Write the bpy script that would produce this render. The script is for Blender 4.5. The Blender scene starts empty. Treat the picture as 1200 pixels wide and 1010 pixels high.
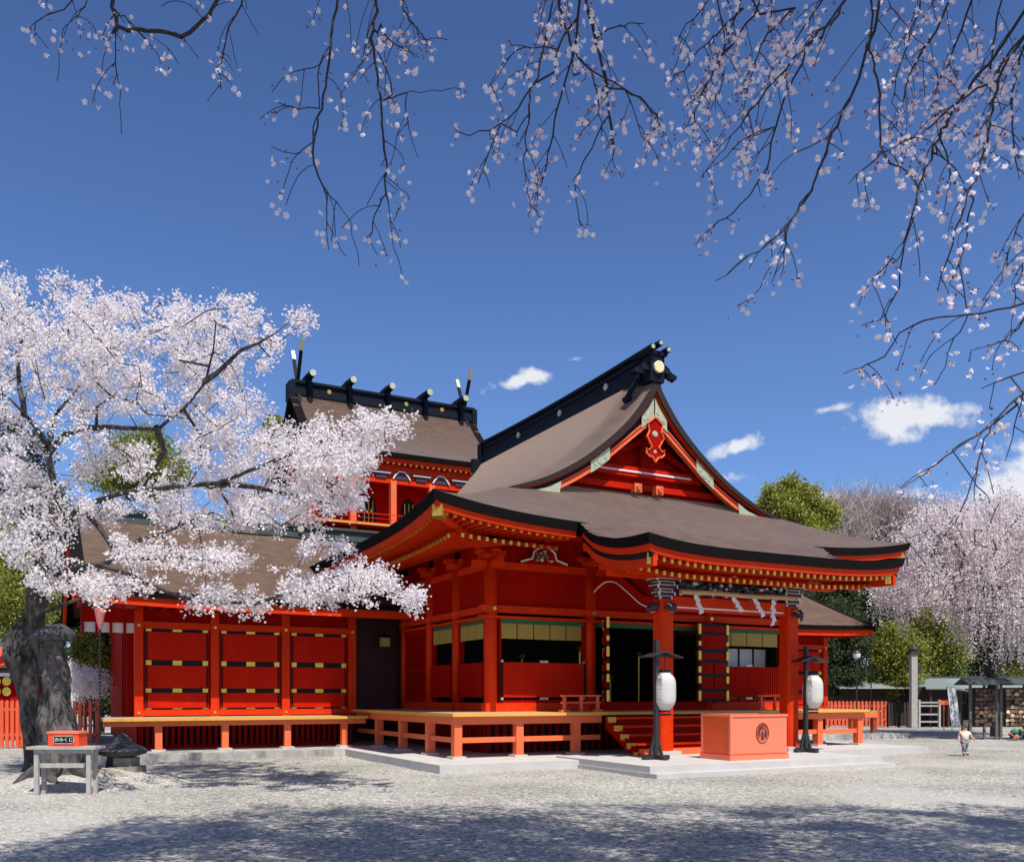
import bpy, math, random
import numpy as np
from mathutils import Vector, Matrix
R = math.radians
random.seed(7); rng = np.random.default_rng(7)
sc = bpy.context.scene
C = sc.collection
# ------------------------------------------------------------------ camera
cam_d = bpy.data.cameras.new('camera'); cam = bpy.data.objects.new('camera', cam_d); C.objects.link(cam)
cam.location = (0, 0, 1.6); cam.rotation_euler = (R(90), 0, 0)
cam_d.sensor_width = 36; cam_d.lens = 32.0; cam_d.shift_y = 310/1200; cam_d.clip_end = 3000
sc.camera = cam
sc.view_settings.view_transform = 'Standard'; sc.view_settings.look = 'None'
sc.view_settings.exposure = 0.35; sc.view_settings.gamma = 1
# ------------------------------------------------------------------ sun and sky
SUN_EL, SUN_H = R(59.5), Vector((0.40, -0.917, 0)).normalized()      # towards the sun
ts = Vector((SUN_H.x*math.cos(SUN_EL), SUN_H.y*math.cos(SUN_EL), math.sin(SUN_EL)))
sd = bpy.data.lights.new('sun', 'SUN'); sun = bpy.data.objects.new('sun', sd); C.objects.link(sun)
sd.energy = 4.7; sd.angle = R(0.5); sd.color = (1.0, 0.955, 0.89)
sun.rotation_euler = ts.to_track_quat('Z', 'Y').to_euler(); sun.location = (10, -20, 30)
world = bpy.data.worlds.new("World"); sc.world = world; world.use_nodes = True
nt = world.node_tree; N = nt.nodes; L = nt.links; N.clear()
def wn(t, **k):
    n = N.new(t)
    for a, b in k.items(): setattr(n, a, b)
    return n
def wm(op, a, b=None, c=None):
    n = N.new('ShaderNodeMath'); n.operation = op
    for i, x in enumerate((a, b, c)):
        if x is None: continue
        if isinstance(x, (int, float)): n.inputs[i].default_value = x
        else: L.new(x, n.inputs[i])
    return n.outputs[0]
sky = wn('ShaderNodeTexSky', sky_type='NISHITA'); sky.sun_disc = False
sky.sun_elevation = SUN_EL; sky.sun_rotation = math.atan2(ts.x, ts.y)
sky.altitude = 300; sky.air_density = 1.0; sky.dust_density = 0.2; sky.ozone_density = 3.5
tc = wn('ShaderNodeTexCoord'); sep = wn('ShaderNodeSeparateXYZ'); L.new(tc.outputs['Generated'], sep.inputs[0])
hy = wm('MAXIMUM', sep.outputs[1], 0.05)
ax = wm('DIVIDE', sep.outputs[0], hy); az = wm('DIVIDE', sep.outputs[2], hy)
comb = wn('ShaderNodeCombineXYZ'); L.new(ax, comb.inputs[0]); L.new(az, comb.inputs[1])
nz = wn('ShaderNodeTexNoise'); nz.inputs['Scale'].default_value = 26; nz.inputs['Detail'].default_value = 7; nz.inputs['Roughness'].default_value = .6
L.new(comb.outputs[0], nz.inputs['Vector'])
nz2 = wn('ShaderNodeTexNoise'); nz2.inputs['Scale'].default_value = 8; nz2.inputs['Detail'].default_value = 4
L.new(comb.outputs[0], nz2.inputs['Vector'])
cm = None
CLOUDS = [(600,449,34,9,1.1,.25),(626,441,18,12,1.2,0),(868,522,34,12,1.2,.3),(1072,487,72,25,1.3,.05),(1052,494,44,26,1.3,0),(1115,478,52,15,.9,.1),(972,479,24,5,.6,.2),
          (1205,572,60,56,1.5,0),(1172,604,60,30,1,0),(1072,580,20,8,.8,.2),(965,583,36,6,.6,0),(855,560,18,7,.5,0),(675,420,12,4,.35,0),(1030,598,60,10,.4,0)]
for cx, cy, rx, ry, st, tl in CLOUDS:
    dx = wm('DIVIDE', wm('SUBTRACT', ax, (cx-600)/1067), rx/1067)
    dz0 = wm('SUBTRACT', az, (815-cy)/1067)
    dz = wm('DIVIDE', wm('SUBTRACT', dz0, wm('MULTIPLY', wm('SUBTRACT', ax, (cx-600)/1067), tl)), ry/1067)
    d = wm('SQRT', wm('ADD', wm('MULTIPLY', dx, dx), wm('MULTIPLY', dz, dz)))
    m = wm('MULTIPLY', wm('SUBTRACT', 1.05, d), st)
    cm = m if cm is None else wm('MAXIMUM', cm, m)
nn = wm('ADD', wm('MULTIPLY', wm('SUBTRACT', nz.outputs[0], .5), 3.6), wm('MULTIPLY', wm('SUBTRACT', nz2.outputs[0], .5), .8))
msk = wm('MULTIPLY', wm('ADD', cm, nn), 1.5)
msk = wm('MINIMUM', wm('MAXIMUM', msk, 0), 1)
gate = wm('MINIMUM', wm('MAXIMUM', wm('MULTIPLY', wm('ADD', cm, .35), 1.8), 0), 1)
msk = wm('MULTIPLY', wm('MULTIPLY', msk, gate), .92)
tint = wn('ShaderNodeMix', data_type='RGBA', blend_type='MULTIPLY'); tint.inputs[0].default_value = 1
L.new(sky.outputs[0], tint.inputs[6]); tint.inputs[7].default_value = (.76, .90, 1.18, 1)
mx = wn('ShaderNodeMix', data_type='RGBA'); L.new(msk, mx.inputs[0]); L.new(tint.outputs[2], mx.inputs[6])
mx.inputs[7].default_value = (7.2, 7.3, 7.6, 1)
bg = wn('ShaderNodeBackground'); bg.inputs[1].default_value = 0.095
zen = wm('MINIMUM', wm('MAXIMUM', wm('DIVIDE', wm('SUBTRACT', sep.outputs[2], .35), .6), 0), 1)
dk = wn('ShaderNodeMix', data_type='RGBA', blend_type='MULTIPLY'); L.new(wm('MULTIPLY', zen, 1.0), dk.inputs[0]); L.new(mx.outputs[2], dk.inputs[6]); dk.inputs[7].default_value = (.52, .54, .62, 1)
L.new(dk.outputs[2], bg.inputs[0]); wo = wn('ShaderNodeOutputWorld'); L.new(bg.outputs[0], wo.inputs[0])

# ------------------------------------------------------------------ frames
CU, SU = 0.887, 0.4618
def B(u, v, z=0.0): return (-1.49 + CU*u - SU*v, 18.76 + SU*u + CU*v, z)   # shrine frame: u along the front, v into the depth
def I(x, y, z=0.0): return (x, y, z)
def pt(px, py, Y): return ((px-600)/1067*Y, Y, 1.6 + (815-py)/1067*Y)
def gp(px, py):
    Y = 1707.2/(py-815); return ((px-600)/1067*Y, Y, 0)

# ------------------------------------------------------------------ materials
def mat(name, col, rough=.6, metal=0, noise=None, bump=0, bscale=30, streak=None, spec=.5, trans=0):
    m = bpy.data.materials.new(name); m.use_nodes = True
    t = m.node_tree; b = t.nodes['Principled BSDF']
    b.inputs['Base Color'].default_value = (*col, 1); b.inputs['Roughness'].default_value = rough
    b.inputs['Metallic'].default_value = metal; b.inputs['Specular IOR Level'].default_value = spec
    tcn = t.nodes.new('ShaderNodeTexCoord')
    vec = tcn.outputs['Object']
    if streak:
        mp = t.nodes.new('ShaderNodeMapping'); mp.inputs['Scale'].default_value = streak
        t.links.new(vec, mp.inputs[0]); vec = mp.outputs[0]
    if noise:
        sc_, amt, col2 = noise
        n = t.nodes.new('ShaderNodeTexNoise'); n.inputs['Scale'].default_value = sc_; n.inputs['Detail'].default_value = 6; n.inputs['Roughness'].default_value = .65
        t.links.new(vec, n.inputs['Vector'])
        r = t.nodes.new('ShaderNodeValToRGB'); r.color_ramp.elements[0].position = .5-amt; r.color_ramp.elements[1].position = .5+amt
        r.color_ramp.elements[0].color = (*col2, 1); r.color_ramp.elements[1].color = (*col, 1)
        t.links.new(n.outputs[0], r.inputs[0]); t.links.new(r.outputs[0], b.inputs['Base Color'])
    if bump:
        n2 = t.nodes.new('ShaderNodeTexNoise'); n2.inputs['Scale'].default_value = bscale; n2.inputs['Detail'].default_value = 5
        t.links.new(vec, n2.inputs['Vector'])
        bp = t.nodes.new('ShaderNodeBump'); bp.inputs['Strength'].default_value = bump; bp.inputs['Distance'].default_value = .02
        t.links.new(n2.outputs[0], bp.inputs['Height']); t.links.new(bp.outputs[0], b.inputs['Normal'])
    if trans:
        tr = t.nodes.new('ShaderNodeBsdfTranslucent'); mxs = t.nodes.new('ShaderNodeMixShader'); mxs.inputs[0].default_value = trans
        tr.inputs[0].default_value = (*col, 1)
        if noise: t.links.new(r.outputs[0], tr.inputs[0])
        out = t.nodes['Material Output']
        t.links.new(b.outputs[0], mxs.inputs[1]); t.links.new(tr.outputs[0], mxs.inputs[2]); t.links.new(mxs.outputs[0], out.inputs[0])
    return m
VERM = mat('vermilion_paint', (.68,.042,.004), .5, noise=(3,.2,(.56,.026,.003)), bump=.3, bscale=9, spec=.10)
VERM2 = mat('deep_shaded_red_paint', (.38,.006,.0015), .6, noise=(2.5,.2,(.28,.0035,.001)), streak=(1,1,.5), bump=.3, bscale=9, spec=.05)  # deep red, with the shade on walls and soffits darkened into the paint
VERMP = mat('panel_red_paint', (.56,.016,.003), .55, noise=(2.5,.2,(.45,.010,.002)), streak=(1,1,.4), bump=.3, bscale=9, spec=.06)
BOXR = mat('orange_red_box_paint', (.82,.205,.105), .5, noise=(5,.3,(.78,.18,.09)))
ORNG = mat('sunlit_orange_paint', (.80,.165,.055), .5, noise=(4,.3,(.72,.13,.045)), spec=.3)  # lighter copy of the vermilion for sunlit timber, also used on orange details
FENCEP = mat('fence_paint', (.74,.115,.04), .6, noise=(9,.3,(.62,.08,.03)))
GOLD = mat('gilt_metal', (.85,.55,.10), .3, .75, noise=(25,.3,(.6,.36,.06)))
PGOLD = mat('pale_gilt_metal', (.78,.72,.42), .38, .5, noise=(22,.25,(.35,.42,.28)), bump=.6, bscale=40)
YEL = mat('yellow_edge_paint', (.72,.40,.05), .5, noise=(6,.3,(.6,.33,.05)))
BLK = mat('black_lacquer', (.006,.006,.008), .5, spec=.2)
NAVY = mat('dark_copper_ridge', (.0065,.009,.019), .6, 0, noise=(4,.3,(.004,.005,.010)), bump=.1, spec=.14)
EDGE = mat('bark_edge', (.011,.008,.008), .9, noise=(14,.3,(.006,.005,.005)), streak=(1,1,12), bump=.6, bscale=20, spec=.1)
EDGEB = mat('bark_verge', (.034,.018,.011), .9, noise=(12,.3,(.012,.007,.005)), streak=(1,1,10), bump=.8, bscale=20)
ROOF = mat('cypress_bark_roof', (.105,.060,.038), .75, noise=(2.0,.15,(.055,.030,.020)), streak=(1,1,3.2), bump=.8, bscale=26, spec=.08)
ROOF.node_tree.nodes['Principled BSDF'].inputs['Sheen Weight'].default_value = .75; ROOF.node_tree.nodes['Principled BSDF'].inputs['Sheen Roughness'].default_value = .45; ROOF.node_tree.nodes['Principled BSDF'].inputs['Sheen Tint'].default_value = (1,.78,.64,1)
ROOFW = mat('cypress_bark_roof_brown', (.15,.098,.07), .8, noise=(2.0,.18,(.095,.06,.043)), streak=(1,1,4), bump=.8, bscale=26, spec=.08)
COPPER = mat('grey_green_copper', (.060,.078,.074), .6, .1, noise=(3,.3,(.035,.048,.047)))
DARK = mat('interior_shade_black', (.012,.008,.008), .8)  # near-black colour standing in for shade inside rooms, gaps and the box
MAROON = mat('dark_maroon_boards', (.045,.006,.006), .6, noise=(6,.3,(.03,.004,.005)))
BLIND = mat('bamboo_blind', (.42,.30,.055), .7, noise=(60,.3,(.30,.22,.045)), streak=(.2,.2,6))
GREEN = mat('green_valance', (.02,.12,.05), .7)
WHITE = mat('white_paint', (.75,.73,.68), .6)
PAPER = mat('lantern_paper', (.82,.80,.74), .7, trans=.35, noise=(8,.3,(.76,.74,.68)))
SHIDE = mat('white_paper', (.85,.85,.84), .7, trans=.3)
INK = mat('black_ink', (.02,.02,.02), .8)
STONE = mat('pale_granite', (.56,.54,.50), .8, noise=(2.2,.33,(.42,.40,.37)), bump=.3, bscale=60)
STONED = mat('stained_granite', (.50,.48,.44), .85, noise=(3.2,.16,(.20,.19,.175)), streak=(1,1,.6), bump=.3, bscale=40)
GREYW = mat('weathered_grey_wood', (.50,.465,.41), .85, noise=(9,.3,(.26,.25,.23)), streak=(1,1,1), bump=.4, bscale=40)
DWOOD = mat('dark_brown_wood', (.045,.030,.022), .7, noise=(9,.3,(.025,.017,.013)))
CHAR = mat('charcoal_wood', (.022,.021,.021), .5)
BARK = mat('cherry_bark', (.085,.073,.067), .95, noise=(9,.14,(.012,.010,.010)), streak=(1,1,.45), bump=1.0, bscale=14)
BARKL = mat('weathered_cherry_bark', (.15,.13,.12), .95, noise=(8,.13,(.016,.013,.012)), streak=(1,1,.35), bump=1.0, bscale=14)
BARKD = mat('dark_twig_bark', (.030,.022,.026), .9, noise=(8,.3,(.016,.012,.014)))
BARKG = mat('bare_wood_bark', (.20,.155,.14), .9, noise=(4,.3,(.12,.09,.09)))
DSTONE = mat('dark_weathered_stone', (.085,.085,.09), .85, noise=(4,.2,(.02,.02,.022)), bump=.8, bscale=12)
MOSSY = mat('mossy_stone', (.36,.32,.26), .9, noise=(5,.2,(.15,.13,.09)), bump=.7, bscale=20)
PET = mat('cherry_petals', (.94,.905,.895), .7, trans=.48, noise=(1.6,.2,(.86,.79,.80)))
PETP = mat('pale_pink_petals', (.88,.80,.79), .7, trans=.42, noise=(.7,.18,(.70,.60,.60)))
PETO = mat('overhead_petals', (.95,.93,.95), .7, trans=.55, noise=(2.2,.2,(.78,.66,.76)))
BUD = mat('bud_calyx', (.22,.07,.09), .7)
def leafm(n, a, b): return mat(n, a, .6, trans=.3, noise=(1.2,.28,b))
LFY = leafm('yellow_green_leaves', (.30,.30,.035), (.15,.17,.022))
LFG = leafm('green_leaves', (.36,.36,.05), (.19,.20,.03))
LFD = leafm('dark_green_leaves', (.075,.10,.025), (.03,.045,.014))
LFB = leafm('conifer_needles', (.06,.085,.06), (.03,.045,.035))
TWIG = leafm('hazy_bare_twigs', (.54,.46,.42), (.38,.31,.29))  # twig colour lightened to carry the distance haze

# ------------------------------------------------------------------ mesh builder
class MB:
    def __init__(s, fr=I): s.v = []; s.f = []; s.m = []; s.fr = fr
    def box(s, a0, a1, b0, b1, z0, z1, mi=0, fr=None):
        fr = fr or s.fr; n = len(s.v)
        for z in (z0, z1):
            for a, b in ((a0,b0),(a1,b0),(a1,b1),(a0,b1)): s.v.append(fr(a, b, z))
        for q in ((3,2,1,0),(4,5,6,7),(0,1,5,4),(1,2,6,5),(2,3,7,6),(3,0,4,7)): s.f.append([n+i for i in q]); s.m.append(mi)
        return s
    def hexa(s, pts, mi=0):            # 8 points: bottom 4, top 4 (world)
        n = len(s.v); s.v += [tuple(p) for p in pts]
        for q in ((3,2,1,0),(4,5,6,7),(0,1,5,4),(1,2,6,5),(2,3,7,6),(3,0,4,7)): s.f.append([n+i for i in q]); s.m.append(mi)
        return s
    def beam(s, p0, p1, w, h, mi=0, up=(0,0,1), endm=None):
        p0 = Vector(p0); p1 = Vector(p1); d = (p1-p0).normalized(); upv = Vector(up)
        sd_ = d.cross(upv).normalized()*(w/2); u2 = sd_.cross(d).normalized()*(h/2); n = len(s.v)
        for p in (p0, p1):
            for a, b in ((-1,-1),(1,-1),(1,1),(-1,1)): s.v.append(tuple(p + sd_*a + u2*b))
        for k, q in enumerate(((0,1,2,3),(7,6,5,4),(4,5,1,0),(5,6,2,1),(6,7,3,2),(7,4,0,3))):
            s.f.append([n+i for i in q]); s.m.append(endm if (endm is not None and k == 0) else mi)
        return s
    def poly(s, pts, mi=0): n = len(s.v); s.v += [tuple(p) for p in pts]; s.f.append(list(range(n, n+len(pts)))); s.m.append(mi); return s
    def prism(s, pts, off, mi=0):      # polygon extruded by offset vector
        n = len(s.v); k = len(pts); o = Vector(off)
        s.v += [tuple(p) for p in pts] + [tuple(Vector(p)+o) for p in pts]
        s.f.append(list(range(n+k-1, n-1, -1))); s.m.append(mi); s.f.append(list(range(n+k, n+2*k))); s.m.append(mi)
        for i in range(k): j = (i+1) % k; s.f.append([n+i, n+j, n+k+j, n+k+i]); s.m.append(mi)
        return s
    def grid(s, P, mi=0, flip=False):
        n = len(s.v); r, c = len(P), len(P[0])
        for row in P: s.v += [tuple(p) for p in row]
        for i in range(r-1):
            for j in range(c-1):
                q = [n+i*c+j, n+i*c+j+1, n+(i+1)*c+j+1, n+(i+1)*c+j]
                s.f.append(q[::-1] if flip else q); s.m.append(mi)
        return s
    def sweep(s, pts, inw, prof, mi=0, cap=True):   # prof: (inward, z) closed polygon; inw: per-point inward vector
        k = len(prof); n = len(s.v)
        for p, w in zip(pts, inw):
            for a, z in prof: s.v.append((p[0]+w[0]*a, p[1]+w[1]*a, p[2]+z))
        for i in range(len(pts)-1):
            for j in range(k):
                j2 = (j+1) % k; s.f.append([n+i*k+j, n+i*k+j2, n+(i+1)*k+j2, n+(i+1)*k+j]); s.m.append(mi)
        if cap:
            s.f.append([n+j for j in range(k)][::-1]); s.m.append(mi)
            e = n+(len(pts)-1)*k; s.f.append([e+j for j in range(k)]); s.m.append(mi)
        return s
    def tube(s, pts, rad, n=8, mi=0, cap=True, wob=0):
        pts = [Vector(p) for p in pts]; rad = rad if hasattr(rad, '__len__') else [rad]*len(pts)
        st = len(s.v); ref = Vector((0.13,0.31,1))
        for i, p in enumerate(pts):
            d = (pts[min(i+1,len(pts)-1)]-pts[max(i-1,0)])
            if d.length < 1e-9: d = Vector((0,0,1))
            d.normalize(); a = d.cross(ref)
            if a.length < .1: a = d.cross(Vector((1,0,0)))
            a.normalize(); b = d.cross(a); r = rad[i]
            for k in range(n):
                t = 2*math.pi*k/n; rr = r*(1+wob*math.sin(k*2.3+i*1.7+math.sin(i*.9)*2)) if wob else r
                s.v.append(tuple(p + a*(math.cos(t)*rr) + b*(math.sin(t)*rr)))
        for i in range(len(pts)-1):
            for k in range(n):
                k2 = (k+1) % n; s.f.append([st+i*n+k, st+i*n+k2, st+(i+1)*n+k2, st+(i+1)*n+k]); s.m.append(mi)
        if cap:
            s.f.append([st+k for k in range(n)][::-1]); s.m.append(mi)
            e = st+(len(pts)-1)*n; s.f.append([e+k for k in range(n)]); s.m.append(mi)
        return s
    def lathe(s, c, prof, n=20, mi=0):   # prof (r,z) list around vertical axis at c
        return s.tube([(c[0], c[1], c[2]+z) for r, z in prof], [max(r,.001) for r, z in prof], n, mi)
    def build(s, name, mats, parent=None, smooth=False, loc=None, auto=None):
        if not isinstance(mats, (list, tuple)): mats = [mats]
        o0 = Vector(parent['_w']) if parent is not None else (Vector(loc) if loc is not None else Vector((0,0,0)))
        me = bpy.data.meshes.new(name); me.from_pydata([tuple(Vector(v)-o0) for v in s.v], [], s.f)
        for m in mats: me.materials.append(m)
        me.polygons.foreach_set('material_index', s.m)
        if smooth: me.polygons.foreach_set('use_smooth', [True]*len(s.f))
        me.update()
        ob = bpy.data.objects.new(name, me); C.objects.link(ob)
        if parent is not None: ob.parent = parent; ob['_w'] = tuple(o0)
        else: ob.location = o0; ob['_w'] = tuple(o0)
        return ob
ALL = []
def tag(o, label, cat, group=None, kind=None):
    o['label'] = label; o['category'] = cat
    if group: o['group'] = group
    if kind: o['kind'] = kind
    return o
def thing(name, label, cat, loc, group=None):
    o = bpy.data.objects.new(name, None); C.objects.link(o); o.location = loc; o.empty_display_size = .2
    o['_w'] = tuple(loc); return tag(o, label, cat, group)
def struct(o): o['kind'] = 'structure'; return o
def smooth_interp(xs, ys):
    xs = list(xs); ys = list(ys); n = len(xs); m = []
    for i in range(n):
        if i == 0: m.append((ys[1]-ys[0])/(xs[1]-xs[0]))
        elif i == n-1: m.append((ys[-1]-ys[-2])/(xs[-1]-xs[-2]))
        else:
            a = (ys[i]-ys[i-1])/(xs[i]-xs[i-1]); b = (ys[i+1]-ys[i])/(xs[i+1]-xs[i]); m.append(0 if a*b <= 0 else 2*a*b/(a+b))
    def f(x):
        x = min(max(x, xs[0]), xs[-1]); i = 0
        while i < n-2 and x > xs[i+1]: i += 1
        h = xs[i+1]-xs[i]; t = (x-xs[i])/h
        return ys[i]*(2*t**3-3*t*t+1)+h*m[i]*(t**3-2*t*t+t)+ys[i+1]*(-2*t**3+3*t*t)+h*m[i+1]*(t**3-t*t)
    return f
def lin(a, b, n): return [a+(b-a)*i/(n-1) for i in range(n)]
def glyphs(body, size, P, ax_, up_, mat_, name, parent, depth=.003):
    cu = bpy.data.curves.new('txt', 'FONT'); cu.body = body; cu.size = size; cu.align_x = 'CENTER'; cu.align_y = 'CENTER'; cu.extrude = depth
    ob = bpy.data.objects.new('txt', cu); C.objects.link(ob)
    dg = bpy.context.evaluated_depsgraph_get(); me = bpy.data.meshes.new_from_object(ob.evaluated_get(dg))
    bpy.data.objects.remove(ob)
    ax_ = Vector(ax_).normalized(); up_ = Vector(up_).normalized(); nn_ = ax_.cross(up_)
    o0 = Vector(parent['_w']); P = Vector(P)
    for v in me.vertices: v.co = P + ax_*v.co.x + up_*v.co.y + nn_*v.co.z - o0
    me.materials.clear(); me.materials.append(mat_); me.name = name
    o = bpy.data.objects.new(name, me); C.objects.link(o); o.parent = parent; o['_w'] = tuple(o0)
    return o
# ================================================================== GROUND
def ground_mat():
    m = bpy.data.materials.new('gravel'); m.use_nodes = True; t = m.node_tree; b = t.nodes['Principled BSDF']; b.inputs['Roughness'].default_value = .92
    g = t.nodes.new('ShaderNodeNewGeometry')
    v = t.nodes.new('ShaderNodeTexVoronoi'); v.inputs['Scale'].default_value = 30; v.inputs['Randomness'].default_value = 1; t.links.new(g.outputs['Position'], v.inputs['Vector'])
    bw = t.nodes.new('ShaderNodeSeparateColor'); t.links.new(v.outputs['Color'], bw.inputs[0])
    r = t.nodes.new('ShaderNodeValToRGB'); e = r.color_ramp.elements
    e[0].position = 0; e[0].color = (.09,.092,.085,1); e[1].position = 1; e[1].color = (.62,.605,.53,1)
    for p, c in ((.12,(.16,.162,.148,1)),(.34,(.285,.268,.235,1)),(.75,(.41,.387,.34,1))): x = e.new(p); x.color = c
    t.links.new(bw.outputs[0], r.inputs[0])
    n = t.nodes.new('ShaderNodeTexNoise'); n.inputs['Scale'].default_value = .35; n.inputs['Detail'].default_value = 6; t.links.new(g.outputs['Position'], n.inputs['Vector'])
    r2 = t.nodes.new('ShaderNodeValToRGB'); r2.color_ramp.elements[0].position = .35; r2.color_ramp.elements[1].position = .65
    r2.color_ramp.elements[0].color = (.92,.91,.88,1); r2.color_ramp.elements[1].color = (1.3,1.3,1.27,1); t.links.new(n.outputs[0], r2.inputs[0])
    mm = t.nodes.new('ShaderNodeMix'); mm.data_type = 'RGBA'; mm.blend_type = 'MULTIPLY'; mm.inputs[0].default_value = 1
    t.links.new(r.outputs[0], mm.inputs[6]); t.links.new(r2.outputs[0], mm.inputs[7])
    # fine sand showing through where the gravel is worn
    n3 = t.nodes.new('ShaderNodeTexNoise'); n3.inputs['Scale'].default_value = .22; n3.inputs['Detail'].default_value = 4; t.links.new(g.outputs['Position'], n3.inputs['Vector'])
    r3 = t.nodes.new('ShaderNodeValToRGB'); r3.color_ramp.elements[0].position = .52; r3.color_ramp.elements[1].position = .62; t.links.new(n3.outputs[0], r3.inputs[0])
    m2 = t.nodes.new('ShaderNodeMix'); m2.data_type = 'RGBA'; t.links.new(r3.outputs[0], m2.inputs[0]); t.links.new(mm.outputs[2], m2.inputs[6]); m2.inputs[7].default_value = (.48,.455,.405,1)
    fm = t.nodes.new('ShaderNodeMath'); fm.operation = 'MULTIPLY'; fm.inputs[1].default_value = .55; t.links.new(r3.outputs[0], fm.inputs[0]); t.links.new(fm.outputs[0], m2.inputs[0])
    t.links.new(m2.outputs[2], b.inputs['Base Color'])
    bp = t.nodes.new('ShaderNodeBump'); bp.inputs['Strength'].default_value = .9; bp.inputs['Distance'].default_value = .03; bp.invert = True
    t.links.new(v.outputs['Distance'], bp.inputs['Height']); t.links.new(bp.outputs[0], b.inputs['Normal'])
    return m
GRAVEL = ground_mat()
g = MB()
xs = sorted(set([-400,-200,-100,-60]+list(np.arange(-30,31,.6))+[60,100,200,400])); ys = sorted(set([-60,-20]+list(np.arange(0,40,.5))+[50,70,100,200,500,1500]))
def gh(x, y):
    h = .012*math.sin(x*1.3+y*.7)+.010*math.sin(x*.6-y*1.9)+.006*math.sin(x*3.1+y*2.3)
    fx = max(0, 1-((x+7.9)**2/3.2+(y-16.6)**2/1.9))
    return min(h, .0)+-.012+fx*.34 if fx > 0 else min(h,0)-.012
g.grid([[(x, y, gh(x, y)) for x in xs] for y in ys])
struct(g.build('ground', GRAVEL, smooth=True))
# ================================================================== STONE PLATFORM
m = MB(B)
m.box(0, 14.9, 0, 9.2, -.05, .165)
for k in range(1, 10): m.box(k*1.52-.006, k*1.52+.006, -.004, .002, 0, .166)
struct(m.build('stone_platform', STONE))
m = MB(B); m.box(3.33, 10.05, -2.93, -.002, -.05, .07); m.box(3.36, 9.95, -2.66, 1.0, .0, .205)
struct(m.build('stone_approach', STONE))
m = MB(B); m.box(-7.0, -.003, 6.5, 16, -.05, .17); m.box(14.903, 22.3, 6.5, 16, -.05, .17)
struct(m.build('stone_footing', STONED))

# ================================================================== MAIN HALL
UC = 7.57; HW = 7.44; VF = .65; VB = 15.7; VV = 2.86
P_ = smooth_interp([0,.3,.88,1.79,2.67,3.53,4.35,4.83,6.1,7.44],[10.22,9.74,9.0,8.19,7.58,7.14,6.85,6.70,6.16,5.60])
Q_ = smooth_interp([0,1.3,2.2,2.95,3.4],[5.6,6.28,6.80,7.24,7.5])
def inv(f, y, lo, hi, dec):
    for _ in range(40):
        mid = (lo+hi)/2
        if (f(mid) > y) == dec: lo = mid
        else: hi = mid
    return (lo+hi)/2
VC = (VF+VB)/2; HV = (VB-VF)/2
def minoko(u, v):
    d = abs(u-UC); t = min(1, max(0, (v-VV)/1.15)); t = t*t*(3-2*t)
    return .46*t*max(0, 1-d/4.7)**.9
def lift(u, v): return .42*min(1, abs(u-UC)/HW)**4*min(1, abs(v-VC)/HV)**4
hall = thing('shrine_hall', 'red main hall with large curved gabled bark roof, raised veranda and entrance porch', 'shrine hall', B(UC, 8, 0))
m = MB(B)
for s in (-1, 1):
    rows = []
    for d in [HW*i/46 for i in range(47)]:
        th = inv(Q_, P_(d), 0, 3.4, False); vs = min(VV, VF+th); ve = 2*VC-vs
        vv_ = [vs+a for a in (0,.12,.25,.4,.55,.7,.85,1.0,1.15)]+lin(vs+1.6, ve-1.6, 24)+[ve-a for a in (1.15,1.0,.85,.7,.55,.4,.25,.12,0)]
        rows.append([B(UC+s*d, v, P_(d)+lift(UC+s*d, v)+minoko(UC+s*d, v)) for v in vv_])
    m.grid(rows, flip=(s > 0))
for rev in (0, 1):
    rows = []
    for t in [3.3*i/16 for i in range(17)]:
        dh = inv(P_, Q_(t), 0, HW, True); v = VF+t if not rev else VB-t
        rows.append([B(UC+x, v, Q_(t)+lift(UC+x, v)) for x in lin(-dh, dh, 60)])
    m.grid(rows, flip=bool(rev))
# porch roof running forward over the steps
KU0, KU1, KV = 3.74, 11.40, -2.1
K_ = smooth_interp([-2.1,-1.55,-.85,.05,.65],[4.76,4.81,4.92,5.20,5.605])
def kz(u, v):
    a = abs(u-UC)/3.83; t = max(0, min(1, (.65-v)/2.75))
    return K_(v)+.16*a**4*t**1.5+lift(u, VF)+.004
m.grid([[B(u, v, kz(u, v)) for u in lin(KU0, KU1, 30)] for v in lin(KV, .66, 22)])
roof = m.build('roof', ROOF, hall, smooth=True)
# thick black eave edges
def eave_pts(kind, n=40):
    if kind == 'L': return [(B(UC-HW, v, 5.6+lift(UC-HW, v))) for v in lin(VF, VB, n)], [B_dir((1, 1 if i == 0 else (-1 if i == n-1 else 0))) for i in range(n)]
    if kind == 'R': return [(B(UC+HW, v, 5.6+lift(UC+HW, v))) for v in lin(VF, VB, n)], [B_dir((-1, 1 if i == 0 else (-1 if i == n-1 else 0))) for i in range(n)]
def B_dir(w): return (CU*w[0]-SU*w[1], SU*w[0]+CU*w[1], 0)
def ev(u, v): return B(u, v, 5.6+lift(u, v))
def sweep_edge(mb, pts, dirs, prof, mi=0): mb.sweep(pts, [B_dir(d) for d in dirs], prof, mi)
BP = [(0,.0),(.05,-.205),(.42,-.23),(.42,-.02)]
FP = [(.10,-.21),(.12,-.35),(.24,-.35),(.24,-.21)]
me_, mf_ = MB(B), MB(B)
n = 30
vl = lin(VF, VB, n); dl = [(1, 1)]+[(1, 0)]*(n-2)+[(1, -1)]
dr = [(-1, 1)]+[(-1, 0)]*(n-2)+[(-1, -1)]
ul = lin(UC-HW, KU0+.02, 14); df = [(1, 1)]+[(0, 1)]*13
ur = lin(KU1-.02, UC+HW, 14); dfr = [(0, 1)]*13+[(-1, 1)]
ub = lin(UC-HW, UC+HW, n); db = [(1, -1)]+[(0, -1)]*(n-2)+[(-1, -1)]
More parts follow.
